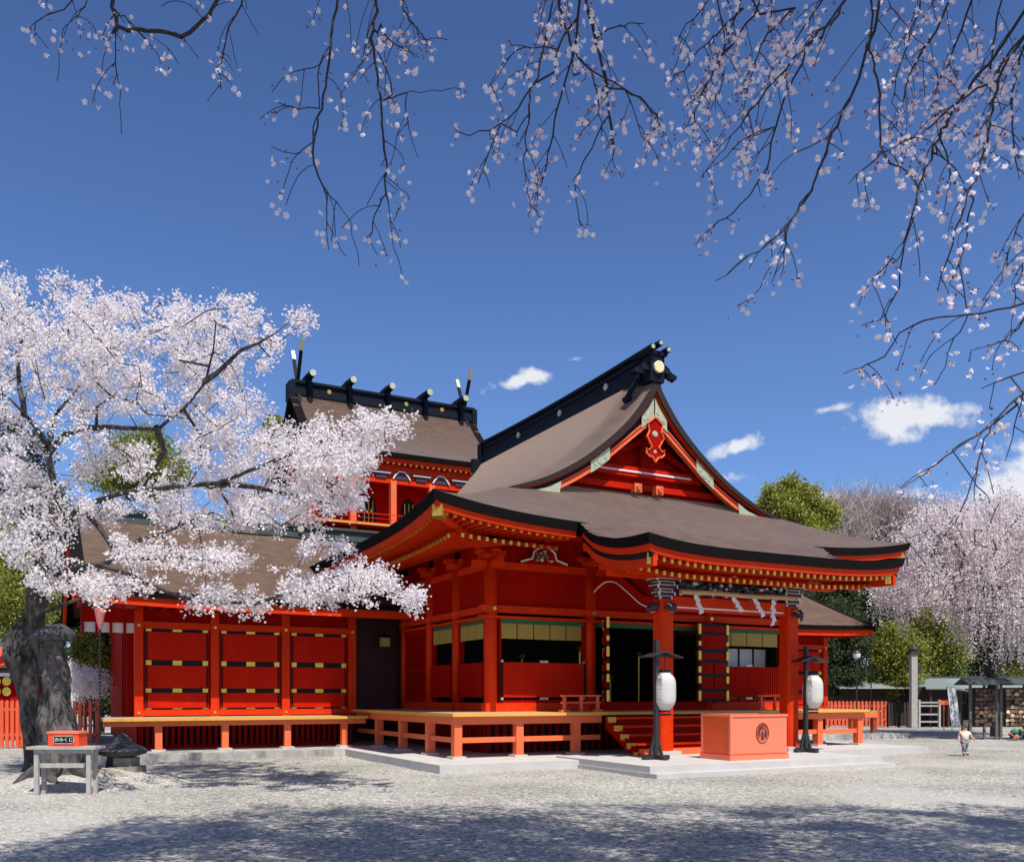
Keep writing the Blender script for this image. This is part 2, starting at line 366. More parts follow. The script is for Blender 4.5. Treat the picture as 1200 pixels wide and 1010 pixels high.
kv = lin(KV, .63, 20); kl = [B(KU0, v, kz(KU0, v) if v < .65 else kz(KU0, .65)+(v-.65)*.5) for v in kv]; kr = [B(KU1, v, kz(KU1, v) if v < .65 else kz(KU1,.65)+(v-.65)*.5) for v in kv]
kf = lin(KU0, KU1, 26)
for mb, pr in ((me_, BP), (mf_, FP)):
    sweep_edge(mb, [ev(UC-HW, v) for v in vl], dl, pr); sweep_edge(mb, [ev(UC+HW, v) for v in vl], dr, pr)
    sweep_edge(mb, [ev(u, VF) for u in ul], df, pr); sweep_edge(mb, [ev(u, VF) for u in ur], dfr, pr)
    sweep_edge(mb, [ev(u, VB) for u in ub], db, pr)
    sweep_edge(mb, kl, [(1, 1)]+[(1, 0)]*19, pr); sweep_edge(mb, kr, [(-1, 1)]+[(-1, 0)]*19, pr)
    sweep_edge(mb, [B(u, KV, kz(u, KV)) for u in kf], [(1, 1)]+[(0, 1)]*24+[(-1, 1)], pr)
me_.build('eave_edge', EDGE, roof)
mf_.build('fascia', VERM, roof)
# porch side bargeboards: black strip and red board following the curve
for uu, w in ((KU0, 1), (KU1, -1)):
    pts = [B(uu, v, kz(uu, min(v, .65))) for v in lin(KV+.12, .75, 18)]
    m = MB(B); sweep_edge(m, pts, [(w, 0)]*18, [(.20,-.42),(.20,-.66),(.30,-.66),(.30,-.42)], 0); pb_ = m.build('porch_bargeboard', VERM, roof)
    m = MB(B); sweep_edge(m, pts, [(w, 0)]*18, [(.17,-.36),(.17,-.47),(.22,-.47),(.22,-.36)], 0); m.build('black_strip', BLK, roof)
# soffits
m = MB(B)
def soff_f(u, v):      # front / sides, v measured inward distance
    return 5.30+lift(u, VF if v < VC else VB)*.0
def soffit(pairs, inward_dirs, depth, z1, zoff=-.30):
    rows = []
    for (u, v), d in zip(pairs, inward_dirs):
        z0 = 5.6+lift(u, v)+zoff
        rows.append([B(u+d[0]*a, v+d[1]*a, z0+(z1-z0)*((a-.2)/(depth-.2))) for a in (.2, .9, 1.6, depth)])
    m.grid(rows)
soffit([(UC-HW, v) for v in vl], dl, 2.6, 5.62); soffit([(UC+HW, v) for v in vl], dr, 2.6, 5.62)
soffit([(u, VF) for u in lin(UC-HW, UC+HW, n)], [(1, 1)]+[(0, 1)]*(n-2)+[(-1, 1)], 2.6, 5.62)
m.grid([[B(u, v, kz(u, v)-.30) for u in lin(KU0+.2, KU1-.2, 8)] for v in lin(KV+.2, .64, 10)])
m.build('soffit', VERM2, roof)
# rafters: individual ones along the front and the porch, the left side as one mass
def rafter(mb, u, v, du, dv, z0, a0, a1, z1, w=.065, h=.085):
    mb.beam(B(u+du*a0, v+dv*a0, z0), B(u+du*a1, v+dv*a1, z1), w, h, 0, endm=0); mb.beam(B(u+du*(a0-.012), v+dv*(a0-.012), z0-.001), B(u+du*(a0+.03), v+dv*(a0+.03), z0), w+.006, h+.006, 1)
def put(fn, *a):
    mb = MB(B); fn(mb, *a); mb.build('rafter', [VERM, GOLD], roof)
def main_rafter(fn, u, v, du, dv, dist, l):
    fn(rafter, u, v, du, dv, 5.25+l, .26, min(1.3, dist), 5.36+l*.6)
    if dist > .9: fn(rafter, u, v, du, dv, 5.09+l*.6, .78, min(2.5, dist), 5.50 if dist > 2.4 else 5.3)
rest = MB(B)
def put_rest(fn, *a): fn(rest, *a)
SPC = .205
for u in np.arange(UC-HW+.42, KU0-.05, SPC): main_rafter(put, u, VF, 0, 1, u-(UC-HW), lift(u, VF))
for u in np.arange(KU0+.38, KU1-.3, SPC):
    c = kz(u, KV)
    put(rafter, u, KV, 0, 1, c-.40, .26, 1.5, c-.30)
    put(rafter, u, KV, 0, 1, c-.55, .80, 2.4, c-.34)
for u in np.arange(KU1+.25, UC+HW-.3, SPC): main_rafter(put_rest, u, VF, 0, 1, UC+HW-u, lift(u, VF))
for v in np.arange(VF+.42, 14, SPC): main_rafter(put_rest, UC-HW, v, 1, 0, v-VF, lift(UC-HW, v))
o = rest.build('rafters', [VERM, GOLD], roof); o['kind'] = 'stuff'
for su, (cu_, cv_) in ((1, (UC-HW, VF)), (-1, (UC+HW, VF))):
    mb = MB(B); mb.beam(B(cu_+su*.22, cv_+.22, 5.60), B(cu_+su*2.6, cv_+2.6, 5.36), .2, .24, 0); mb.build('hip_rafter', VERM, roof)
    mb = MB(B); mb.beam(B(cu_+su*.15, cv_+.15, 5.60), B(cu_+su*.36, cv_+.36, 5.57), .23, .26, 0); mb.build('hip_rafter_cap', GOLD, roof)
for su, cu_ in ((1, KU0), (-1, KU1)):
    mb = MB(B); mb.beam(B(cu_+su*.2, KV+.2, 4.46), B(cu_+su*.34, KV+.34, 4.45), .16, .24, 0); mb.build('porch_corner_cap', GOLD, roof)
# purlin under porch eave
m = MB(B); m.box(KU0+.35, KU1-.35, -.22, .02, 4.32, 4.44); m.box(KU0+.3, KU1-.3, -.95, -.83, 4.28, 4.36)
m.build('porch_purlin', VERM, roof)
# --- gable (front)
def verge(mb, f0, f1, dmax, v0, v1, mi, n=26, d0=0.0):
    for s in (-1, 1):
        ds = lin(d0, dmax, n)
        A = [B(UC+s*d, v0, f0(d)) for d in ds]; Bm = [B(UC+s*d, v0, f1(d)) for d in ds]
        A2 = [B(UC+s*d, v1, f0(d)) for d in ds]; B2 = [B(UC+s*d, v1, f1(d)) for d in ds]
        mb.grid([A, Bm, B2, A2, A], mi, flip=(s < 0))
def perp(f, d, off):
    e = .02; sl = (f(d+e)-f(max(d-e, 0)))/(e+min(d, e)); return f(d)-off*math.sqrt(1+sl*sl)
m = MB(B)
verge(m, lambda d: P_(d)-.001, lambda d: perp(P_, d, .18-.02*d), 4.95, VV-.06, VV+.7, 0)
m.build('verge_edge', EDGEB, roof)
board = smooth_interp([0,1.0,1.79,2.5,3.2,4.2],[9.28,8.47,7.84,7.38,7.02,6.62])     # upper line of the orange board
gable = None
m = MB(B); m.prism([B(UC, 3.55, 9.9)]+[B(UC+d, 3.55, P_(d)-.25) for d in lin(.4, 3.9, 10)]+[B(UC-d, 3.55, P_(d)-.25) for d in lin(3.9, .4, 10)], B_dir((0, .1)))
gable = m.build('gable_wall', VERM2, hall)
m = MB(B); verge(m, lambda d: perp(P_, d, .17-.02*d), lambda d: perp(P_, d, .215-.02*d), 4.7, VV+.0, VV+.3, 0); m.build('gable_trim', VERM, gable)
m = MB(B); verge(m, lambda d: perp(P_, d, .20-.02*d), lambda d: board(d)-.02, 3.9, VV+.10, VV+.2, 0); m.build('gable_black_board', BLK, gable)
m = MB(B); verge(m, board, lambda d: board(d)-.19, 3.35, VV+.06, VV+.22, 0); m.build('bargeboard', ORNG, gable)
m = MB(B); verge(m, lambda d: board(d)-.05, lambda d: board(d)-.08, 3.3, VV+.045, VV+.07, 0); m.build('bargeboard_bead', VERM2, gable)
# gilt fittings
def fit(d0, d1, s, fa, fb, name='gilt_fitting'):
    mb = MB(B); ds = lin(d0, d1, 8)
    pts = [B(UC+s*d, VV+.035, fa(d)) for d in ds]+[B(UC+s*d, VV+.035, fb(d)) for d in ds[::-1]]
    mb.prism(pts, B_dir((0, .03)), 0); mid = (d0+d1)/2; zc = (fa(mid)+fb(mid))/2
    mb.tube([B(UC+s*mid, VV+.02, zc), B(UC+s*mid, VV+.06, zc)], [.10, .12], 12)
    for q in (.25, .75):
        dd = d0+(d1-d0)*q; mb.tube([B(UC+s*dd, VV+.02, (fa(dd)+fb(dd))/2), B(UC+s*dd, VV+.06, (fa(dd)+fb(dd))/2)], [.05, .06], 10)
    mb.build(name, PGOLD, gable)
fit(.02, .42, -1, lambda d: perp(P_, d, .24), lambda d: board(d)-.10); fit(.02, .42, 1, lambda d: perp(P_, d, .24), lambda d: board(d)-.10)
for s in (-1, 1):
    fit(1.45, 2.05, s, lambda d: perp(P_, d, .20), lambda d: board(d)-.22)
    mb = MB(B); mb.prism([B(UC+s*2.95, VV+.03, board(2.95)+.0), B(UC+s*3.0, VV+.03, board(3.0)-.3), B(UC+s*4.1, VV+.03, 6.74), B(UC+s*3.3, VV+.03, P_(3.3)-.30)], B_dir((0, .035))); mb.build('gilt_foot', PGOLD, gable)
# pendant (gegyo)
m = MB(B)
out = [(0,9.18),(.24,9.0),(.20,8.78),(.28,8.62),(.20,8.50),(.12,8.36),(.22,8.26),(.30,8.30),(.30,8.18),(.20,8.10),(.09,8.08),(0,7.96)]
m.prism([B(UC+a, VV+.01, z) for a, z in out]+[B(UC-a, VV+.01, z) for a, z in out[::-1][1:-1]], B_dir((0, .08)))
m.tube([B(UC, VV-.02, 8.72), B(UC, VV+.02, 8.72)], [.07, .10], 12, 1); m.tube([B(UC, VV-.01, 8.24), B(UC, VV+.02, 8.24)], [.04, .06], 10, 2)
pend = m.build('pendant', [VERM2, PGOLD, PGOLD], gable)
m = MB(B); m.tube([B(UC+a, VV-.01, z) for a, z in out]+[B(UC-a, VV-.01, z) for a, z in out[::-1]], .028, 6)
m.build('pendant_outline', ORNG, pend)
# gable beams
m = MB(B); m.box(UC-1.95, UC+1.95, 3.30, 3.5, 7.62, 7.88, 0); m.box(UC-1.80, UC+1.55, 3.27, 3.30, 7.72, 7.765, 1); m.box(UC-2.6, UC+2.6, 3.32, 3.5, 7.26, 7.42, 0)
m.build('gable_beam', [VERMP, WHITE], gable)
m = MB(B); m.box(UC-.11, UC+.11, 3.34, 3.5, 7.88, 9.0); m.box(UC-.3, UC+.3, 3.32, 3.5, 8.55, 8.68); m.build('gable_strut', VERM2, gable)
for s in (-1, 1):
    m = MB(B); m.beam(B(UC+s*.25, 3.35, 8.55), B(UC+s*1.65, 3.35, 7.9), .1, .14); m.build('gable_brace', VERM2, gable)
    m = MB(B); m.box(UC+s*.36-.12, UC+s*.36+.12, 3.14, 3.34, 7.16, 7.40); m.tube([B(UC+s*.36, 3.08, 7.28), B(UC+s*.36, 3.2, 7.30)], [.07, .1], 10); m.build('gable_block', ORNG, gable)
# --- ridge
def rz(v): return .0+.10*((v-8.2)/5.6)**2
m = MB(B); vr = lin(VV+.35, 13.3, 18)
for hw, z0, z1 in ((.27,10.12,10.42),(.20,10.41,10.70),(.26,10.69,10.75),(.19,10.75,10.88),(.29,10.88,10.97)):
    rows = []
    for v in vr: rows.append([B(UC+a, v, z+rz(v)) for a, z in ((-hw,z0),(-hw,z1),(hw,z1),(hw,z0),(-hw,z0))])
    m.grid(rows)
    for v, fl in ((vr[0], 0), (vr[-1], 1)): m.poly([B(UC+a, v, z+rz(v)) for a, z in ((-hw,z0),(-hw,z1),(hw,z1),(hw,z0))])
ridge = m.build('ridge', NAVY, roof)
def disc(mb, c, nrm, r, th, mi=0, n=20):
    c = Vector(c); nv = Vector(nrm).normalized(); mb.tube([c, c+nv*th, c+nv*th*1.02], [r, r, r*.8], n, mi)
for v in (4.6+.35, 7.6, 10.4):
    m = MB(B); disc(m, B(UC-.20, v, 10.56+rz(v)), B_dir((-1,0)), .10, .05); m.build('ridge_crest', PGOLD, roof)
orn = MB(B)   # ogre-tile style end ornament
orn.box(UC-.23, UC+.23, 2.76, 3.25, 10.12, 10.84); orn.box(UC-.30, UC+.30, 2.72, 3.25, 10.84, 10.94)
for s in (-1, 1):
    for k in range(5):
        t = k/4; orn.tube([B(UC+s*(.28+.09*k), 2.82, 10.52-.05*k+.04*math.sin(k*2)), B(UC+s*(.28+.09*k), 3.0, 10.52-.05*k)], [.12-.012*k]*2, 10)
    orn.beam(B(UC+s*.28, 3.2, 10.35), B(UC+s*.62, 3.35, 9.72), .11, .14); orn.tube([B(UC+s*.60, 3.2, 9.72), B(UC+s*.60, 3.45, 9.72)], .09, 10)
orn.build('ridge_end_ornament', NAVY, roof)
for a, z in ((-.26, 10.98), (0, 11.12), (.26, 10.98)):
    m = MB(B); m.tube([B(UC+a, 2.62, z), B(UC+a, 3.5, z-.03)], .088, 14); r1 = m.build('ridge_roll', NAVY, roof)
    m = MB(B); disc(m, B(UC+a, 2.62, z), B_dir((0,-1)), .058, .03); m.build('roll_crest', PGOLD, r1)
m = MB(B); disc(m, B(UC, 2.74, 10.50), B_dir((0,-1)), .16, .07, 0, 26)
for k in range(16):
    t = 2*math.pi*k/16; m.tube([B(UC+.12*math.cos(t), 2.66, 10.5+.12*math.sin(t)), B(UC+.12*math.cos(t), 2.675, 10.5+.13*math.sin(t))], [.012,.028], 6)
m.build('chrysanthemum_crest', mat('pale_crest_gilt', (.92,.80,.42), .4, .3), roof)
m = MB(B); m.box(UC-.3, UC+.3, 13.3, 13.55, 9.7, 11.0); m.box(UC-.6, UC-.3, 13.32, 13.5, 9.9, 10.4); m.box(UC-.45, UC+.45, 13.28, 13.6, 9.5, 9.75)
m.build('rear_ridge_ornament', NAVY, roof)
m = MB(B); m.prism([B(UC, 13.2, 10.0)]+[B(UC+d, 13.2, P_(d)-.15) for d in lin(.4, 4.0, 8)]+[B(UC-d, 13.2, P_(d)-.15) for d in lin(4.0, .4, 8)], B_dir((0, .1))); m.build('rear_gable_wall', VERM2, hall)
# --- body
PU = [2.69, 5.61, 9.54, 12.46]; PV = [3.1, 5.07, 6.95, 8.97]; ZD = 1.20
def pillar(u, v, z0=ZD, z1=5.05, r=.165):
    m = MB(B); m.tube([B(u, v, z0), B(u, v, z1)], r, 18); o = m.build('pillar', VERM, hall)
    for p in o.data.polygons: p.use_smooth = len(p.vertices) == 4
    m = MB(B); m.tube([B(u, v, 3.70), B(u, v, 3.84)], r+.05, 18); m.build('pillar_band', VERM, o)
    m = MB(B); disc(m, B(u, v-r-.05, 3.77), B_dir((0,-1)), .055, .02, 0, 10); m.build('gilt_stud', GOLD, o)
    m = MB(B); m.box(u-.25, u+.25, v-.25, v+.25, 5.0, 5.12); m.box(u-.4, u+.4, v-.09, v+.09, 5.12, 5.24); m.box(u-.09, u+.09, v-.4, v+.4, 5.12, 5.239)
    m.build('bracket', VERM, o)
for u in PU: pillar(u, PV[0])
for v in PV[1:]: pillar(PU[0], v); pillar(PU[3], v)
m = MB(B)
m.box(PU[0]-.5, PU[3]+.5, 3.02, 3.18, 4.78, 4.96); m.box(PU[0]-.3, PU[3]+.3, 2.98, 3.2, 3.68, 3.86); m.box(PU[0]-.35, PU[3]+.35, 2.93, 3.12, 3.53, 3.60)
m.box(PU[0]-.08, PU[0]+.08, 2.5, 9.3, 4.78, 4.958); m.box(PU[0]-.12, PU[0]+.08, 3.0, 9.0, 3.68, 3.858); m.box(PU[0]-.17, PU[0]+.02, 2.9, 9.0, 3.53, 3.598)
m.box(PU[3]-.08, PU[3]+.12, 3.0, 9.0, 3.68, 3.858)
m.box(PU[0]-.2, PU[3]+.2, 2.96, 3.24, ZD-.02, 1.42); m.box(PU[0]-.14, PU[0]+.14, 3.1, 9.0, ZD-.02, 1.418)
m.build('tie_beam', VERM, hall)
m = MB(B)
for u0, u1 in ((2.69,5.61),(5.61,9.54),(9.54,12.46)): m.box(u0+.16, u1-.16, 3.08, 3.16, 3.86, 4.78); m.box(u0+.2, u1-.2, 3.1, 3.16, 4.96, 5.62)
for i in range(3): m.box(PU[0]-.03, PU[0]+.04, PV[i]+.16, PV[i+1]-.16, 3.86, 4.78); m.box(PU[0]-.03, PU[0]+.04, PV[i]+.2, PV[i+1]-.2, 4.96, 5.62)
for i in range(3): m.box(PU[3]-.04, PU[3]+.03, PV[i]+.16, PV[i+1]-.16, 1.4, 5.62)
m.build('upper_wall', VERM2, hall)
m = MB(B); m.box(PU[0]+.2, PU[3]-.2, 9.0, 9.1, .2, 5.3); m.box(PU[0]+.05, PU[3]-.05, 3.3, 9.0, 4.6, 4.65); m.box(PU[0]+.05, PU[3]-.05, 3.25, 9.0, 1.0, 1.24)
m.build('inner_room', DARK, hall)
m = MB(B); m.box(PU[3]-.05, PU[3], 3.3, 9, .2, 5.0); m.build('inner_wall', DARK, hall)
# windows with blinds above and solid red shutters below
def window_front(u0, u1, slats=False):
    m = MB(B); a, b = u0+.2, u1-.2
    m.box(a, a+.05, 3.0, 3.12, 1.42, 3.53); m.box(b-.05, b, 3.0, 3.12, 1.42, 3.53); m.box(a, b, 3.0, 3.12, 1.42, 1.5)
    w = m.build('window', VERM2, hall)
    m = MB(B); m.box(a+.05, b-.05, 3.02, 3.06, 3.42, 3.53); m.build('valance', GREEN, w)
    k = 5 if not slats else 4
    for i in range(k):
        x0 = a+.06+(b-a-.12)*i/k; x1 = a+.06+(b-a-.12)*(i+1)/k-.03
        m = MB(B); m.box(x0, x1, 3.05, 3.065, 3.04, 3.42); m.build('blind', BLIND, w)
    m = MB(B); m.box(a+.08, b-.08, 2.94, 2.99, 1.56, 2.44)
    if slats:
        x = a+.1
        while x < b-.12: m.box(x, x+.035, 2.91, 2.94, 1.58, 2.42); x += .075
    m.build('shutter', VERMP, w)
    for x in (a+.02, (a+b)/2-.12, b-.1):
        ww = .24 if abs(x-((a+b)/2-.12)) < .01 else .07
        for z0, z1 in ((2.44, 2.50), (1.50, 1.555)): m = MB(B); m.box(x, x+ww, 2.955, 3.0, z0, z1); m.build('shutter_fitting', PGOLD, w)
    for x in (a+.01, b-.055): m = MB(B); m.box(x, x+.045, 2.97, 2.998, 1.5, 2.5); m.build('black_stile', BLK, w)
window_front(2.69, 5.61); window_front(9.54, 12.46, True)
def window_side(v0, v1):
    m = MB(B); a, b = v0+.2, v1-.2; U = PU[0]
    m.box(U-.08, U+.04, a, a+.05, 1.42, 3.53); m.box(U-.08, U+.04, b-.05, b, 1.42, 3.53); w = m.build('window', VERM2, hall)
    m = MB(B); m.box(U-.04, U, a+.05, b-.05, 3.42, 3.53); m.build('valance', GREEN, w)
    for i in range(3):
        y0 = a+.06+(b-a-.12)*i/3; m = MB(B); m.box(U-.06, U-.045, y0, y0+(b-a-.12)/3-.03, 3.04, 3.42); m.build('blind', BLIND, w)
    m = MB(B); m.box(U-.13, U-.08, a+.06, b-.06, 1.56, 2.44); m.build('shutter', VERM2, w)
window_side(3.1, 5.07); window_side(5.07, 6.95)
m = MB(B); U = PU[0]
m.box(U-.05, U-.02, 7.15, 8.77, 1.42, 3.53, 1)
for i in range(9): y = 7.2+i*.19; m.box(U-.10, U-.05, y, y+.07, 1.45, 3.45, 0)
m.box(U-.12, U-.05, 7.15, 8.77, 2.3, 2.42, 0); m.box(U-.12, U-.05, 7.15, 8.77, 3.4, 3.52, 0); m.box(U-.12, U-.05, 7.15, 8.77, 1.42, 1.6, 0)
m.build('lattice_door', [VERM2, DARK], hall)
# entrance
m = MB(B); m.box(5.78, 9.37, 3.04, 3.09, 3.42, 3.53); m.build('entrance_valance', GREEN, hall)
m = MB(B); m.box(5.78, 9.37, 2.9, 3.02, 1.24, 1.44); m.build('threshold', VERM2, hall)
def leaf(p0, p1, name='folding_door'):
    p0 = Vector((p0[0], p0[1])); p1 = Vector((p1[0], p1[1])); w = (p1-p0).length; d = (p1-p0)/w; nrm = Vector((d.y, -d.x))
    def F(a, b, z): q = p0+d*a+nrm*b; return B(q.x, q.y, z)
    m = MB(F); m.box(0, w, -.03, .0, 1.45, 3.62); dr_ = m.build('folding_door', BLK, hall)
    rows = [(1.52,1.70),(1.80,2.16),(2.26,2.62),(2.74,2.90),(3.0,3.56-.14),]
    for i, (z0, z1) in enumerate(((1.53,1.70),(1.80,2.12),(2.22,2.52),(2.62,2.80),(2.92,3.30),(3.40,3.54))):
        mb = MB(F)
        if i in (1, 2): mb.box(.09, w/2-.03, .0, .03, z0, z1); mb.box(w/2+.03, w-.09, .0, .03, z0, z1)
        else: mb.box(.09, w-.09, .0, .03, z0, z1)
        mb.box(.09, w-.09, -.05, -.03, z0, z1)
        mb.build('door_panel', VERM2, dr_)
    for x0, x1 in ((0, .075), (w-.075, w)):
        for z0, z1 in ((1.46,1.74),(1.95,2.15),(2.25,2.42),(2.60,2.85),(3.0,3.12),(3.32,3.60)):
            mb = MB(F); mb.box(x0-.01, x1+.012, -.035, .035, z0, z1); mb.build('door_fitting', GOLD, dr_)
leaf((8.93, 2.72), (10.06, 2.80)); leaf((5.95, 2.95), (5.45, 1.98))
# frog-leg strut with white outline on front-left bay and right bay
for uc in (4.15, 11.0):
    m = MB(B)
    prof = [(-.68,0),(-.5,.06),(-.36,.10),(-.30,.30),(-.16,.40),(0,.44),(.16,.40),(.30,.30),(.36,.10),(.5,.06),(.68,0)]
    m.prism([B(uc+a, 2.96, 4.97+z*.95) for a, z in prof], B_dir((0, .1)), 0); ks = m.build('frog_leg_strut', VERM2, hall)
    m = MB(B); m.tube([B(uc+a, 2.94, 4.99+z*.95) for a, z in prof], .028, 6); m.build('white_outline', WHITE, ks)
    m = MB(B)
    for k in range(26):
        a = random.uniform(-.24, .24); z = random.uniform(.05, .32)*(1-abs(a)*1.2); m.tube([B(uc+a, 2.90, 5.0+z), B(uc+a, 2.96, 5.0+z)], [.02,.035], 6, random.choice((0,1,2)))
    m.build('carving', [mat('carving_blue', (.06,.10,.25)), PGOLD, WHITE], ks)
# --- porch pillars, lintel, carvings
KP = [5.61, 9.54]; KVp = -.1
PURP = mat('carving_purple', (.05,.022,.045)); TEAL = mat('carving_teal', (.03,.12,.11)); BLU = mat('carving_blue_2', (.05,.09,.22))
for i, u in enumerate(KP):
    m = MB(B); m.box(u-.30, u+.30, KVp-.30, KVp+.30, .203, .32); m.build('pillar_base', STONE, hall)
    m = MB(B); c = .045; w = .185
    pl = [(w-c,-w),(w,-w+c),(w,w-c),(w-c,w),(-w+c,w),(-w,w-c),(-w,-w+c),(-w+c,-w)]
    m.prism([B(u+a, KVp+b, .32) for a, b in pl], (0,0,3.52)); p = m.build('porch_pillar', VERM, hall)
    # bracket stack with white lines
    m = MB(B)
    for k, (hw, z0, z1) in enumerate(((.16,3.84,3.93),(.22,3.93,4.02),(.17,4.02,4.09),(.27,4.09,4.18),(.21,4.18,4.26),(.32,4.26,4.32))):
        m.box(u-hw, u+hw, KVp-hw*.7, KVp+hw*.7, z0, z1, 0)
        m.box(u-hw-.006, u+hw+.006, KVp-hw*.7-.006, KVp+hw*.7+.006, z1-.018, z1-.002, 1)
        for q in (-1, 1): m.box(u+q*hw-.02, u+q*hw+.02, KVp-hw*.7-.008, KVp-hw*.7+.03, z0+.004, z1-.02, 1)
    m.build('bracket_set', [PURP, WHITE], hall)
    # elephant-nose carving projecting sideways and forward
    for dx, dy in (((-1 if i == 0 else 1), 0), (0, -1)):
        m = MB(B)
        base = [(0,0),(.08,.02),(.16,.0),(.23,-.06),(.26,-.15)]
        m.tube([B(u+dx*(.18+a), KVp+dy*(.18+a), 3.66+z) for a, z in base], [.10,.11,.10,.07,.035], 8, 0, wob=.15)
        m.tube([B(u+dx*(.2+a)+dy*.08, KVp+dy*(.2+a)-dx*.08, 3.71+z) for a, z in base[:4]], [.010,.013,.013,.010], 6, 1)
        m.tube([B(u+dx*.22, KVp+dy*.22, 3.56), B(u+dx*.36, KVp+dy*.36, 3.54)], [.02,.03], 6, 2)
        m.build('nose_carving', [PURP, WHITE, GOLD], hall)
m = MB(B); m.box(5.8, 9.35, KVp-.10, KVp+.10, 3.60, 3.92, 0); m.box(5.9, 9.25, KVp-.115, KVp-.10, 3.655, 3.69, 1); m.build('porch_lintel', [VERM, WHITE], hall)
m = MB(B); m.box(5.8, 9.35, KVp-.08, KVp+.08, 3.98, 4.30, 0)
cols = 5
for k in range(240):
    a = random.uniform(5.95, 9.2); z = random.uniform(4.0, 4.28); r = random.uniform(.03, .07)
    m.tube([B(a, KVp-.09, z), B(a+random.uniform(-.05,.05), KVp-.09-r, z), B(a+random.uniform(-.08,.08), KVp-.10-r*1.3, z+random.uniform(-.03,.03))], [r, r*.8, r*.25], 6, random.choice((0,0,0,1,2,2,3,4)))
m.build('carved_frieze', [mat('carving_dark', (.03,.025,.03)), BLU, TEAL, PURP, WHITE], hall)
for i, u in enumerate(KP):     # curved rainbow beams back to the hall
    S = smooth_interp([0,.3,.6,1.2,1.8,2.1,2.5,2.7],[3.66,3.70,3.79,4.15,4.46,4.50,4.40,4.30])
    pts = [(v, S(v)) for v in lin(.1, 2.7, 20)]
    m = MB(B); rows = [[B(u-.10, v, z), B(u-.10, v, z+.24), B(u+.10, v, z+.24), B(u+.10, v, z), B(u-.10, v, z)] for v, z in pts]; m.grid(rows)
    bm_ = m.build('curved_beam', VERM2, hall)
    m = MB(B); m.tube([B(u-.115, v, z+.0) for v, z in pts], .018, 6); m.build('white_line', WHITE, bm_)
# --- veranda
m = MB(B)
m.box(.94, 5.0, 1.45, 3.3, 1.13, ZD, 0); m.box(5.0, 10.15, 1.45, 3.3, 1.13, ZD, 0); m.box(10.15, 14.2, 1.45, 3.3, 1.13, ZD, 0)
m.box(.94, 2.8, 3.3, 8.8, 1.13, ZD, 0); m.box(12.4, 14.2, 3.3, 8.8, 1.13, ZD, 0)
m.box(.925, 14.215, 1.435, 1.45, 1.128, ZD+.002, 1); m.box(.925, .94, 1.45, 8.8, 1.128, ZD+.002, 1); m.box(14.2, 14.215, 1.45, 8.8, 1.128, ZD+.002, 1)
DECK = mat('pale_deck_boards', (.52,.40,.27), .6, noise=(5,.3,(.42,.31,.19)))
ver = m.build('veranda', [DECK, YEL], hall)
m = MB(B); m.box(1.0, 5.0, 1.58, 1.76, .94, 1.128); m.box(10.15, 14.14, 1.58, 1.76, .94, 1.128); m.box(1.03, 1.21, 1.76, 8.8, .942, 1.128)
m.box(1.1, 5.0, 1.64, 1.72, .52, .64); m.box(10.15, 14.0, 1.64, 1.72, .52, .64); m.box(1.09, 1.17, 1.7, 8.8, .522, .64)
m.box(13.95, 14.75, 1.62, 1.76, .96, 1.10); m.build('veranda_beam', ORNG, ver)
def vpost(u, v, par, zt=.94, r=.095):
    m = MB(B); m.box(u-.17, u+.17, v-.17, v+.17, .16, .215); pb = m.build('post_pad', STONE, par)
    m = MB(B); m.box(u-r, u+r, v-r, v+r, .215, zt); m.build('veranda_post', ORNG, par)
for u in (1.13, 2.72, 4.3, 10.85, 12.4, 14.0): vpost(u, 1.68, ver)
for v in (3.26, 5.13, 7.0): vpost(1.13, v, ver); vpost(14.0, v, ver)
m = MB(B)     # slatted skirting under the floor
for a in np.arange(2.6, 12.5, .22): m.box(a, a+.09, 3.10, 3.14, .17, 1.14, 0)
m.box(2.6, 12.5, 3.16, 3.2, .17, 1.14, 1)
for a in np.arange(3.2, 8.9, .22): m.box(2.6, 2.64, a, a+.14, .17, 1.14, 0)
m.box(2.66, 2.7, 3.2, 8.9, .17, 1.14, 1)
m.build('underfloor_skirting', [VERM2, DARK], hall)
# steps
m = MB(B)
for k in range(5):
    z1 = ZD-.0-(k)*.2-.12; v0 = 1.43-(k+1)*.27; m.box(5.12, 10.03, v0, v0+.32, z1-.055, z1, 0); m.box(5.14, 10.01, v0+.06, v0+.08, z1-.2, z1-.055, 1)
m.build('steps', [VERM, VERM2], hall)
m = MB(B); m.box(5.05, 10.1, .02, .1, .205, .36); m.build('step_base_board', ORNG, hall)
for uu in (5.0, 10.03):
    m = MB(B); m.prism([B(uu, 1.43, 1.10), B(uu, -.0, .22), B(uu, .35, .22), B(uu, 1.43, .80)], B_dir((.10, 0)), 0)
    for k in range(5): z1 = ZD-k*.2-.12; v0 = 1.43-(k+1)*.27; m.box(uu-.03, uu+.13, v0-.02, v0+.11, z1-.13, z1+.004, 1)
    m.build('stair_stringer', [VERM2, YEL], hall)
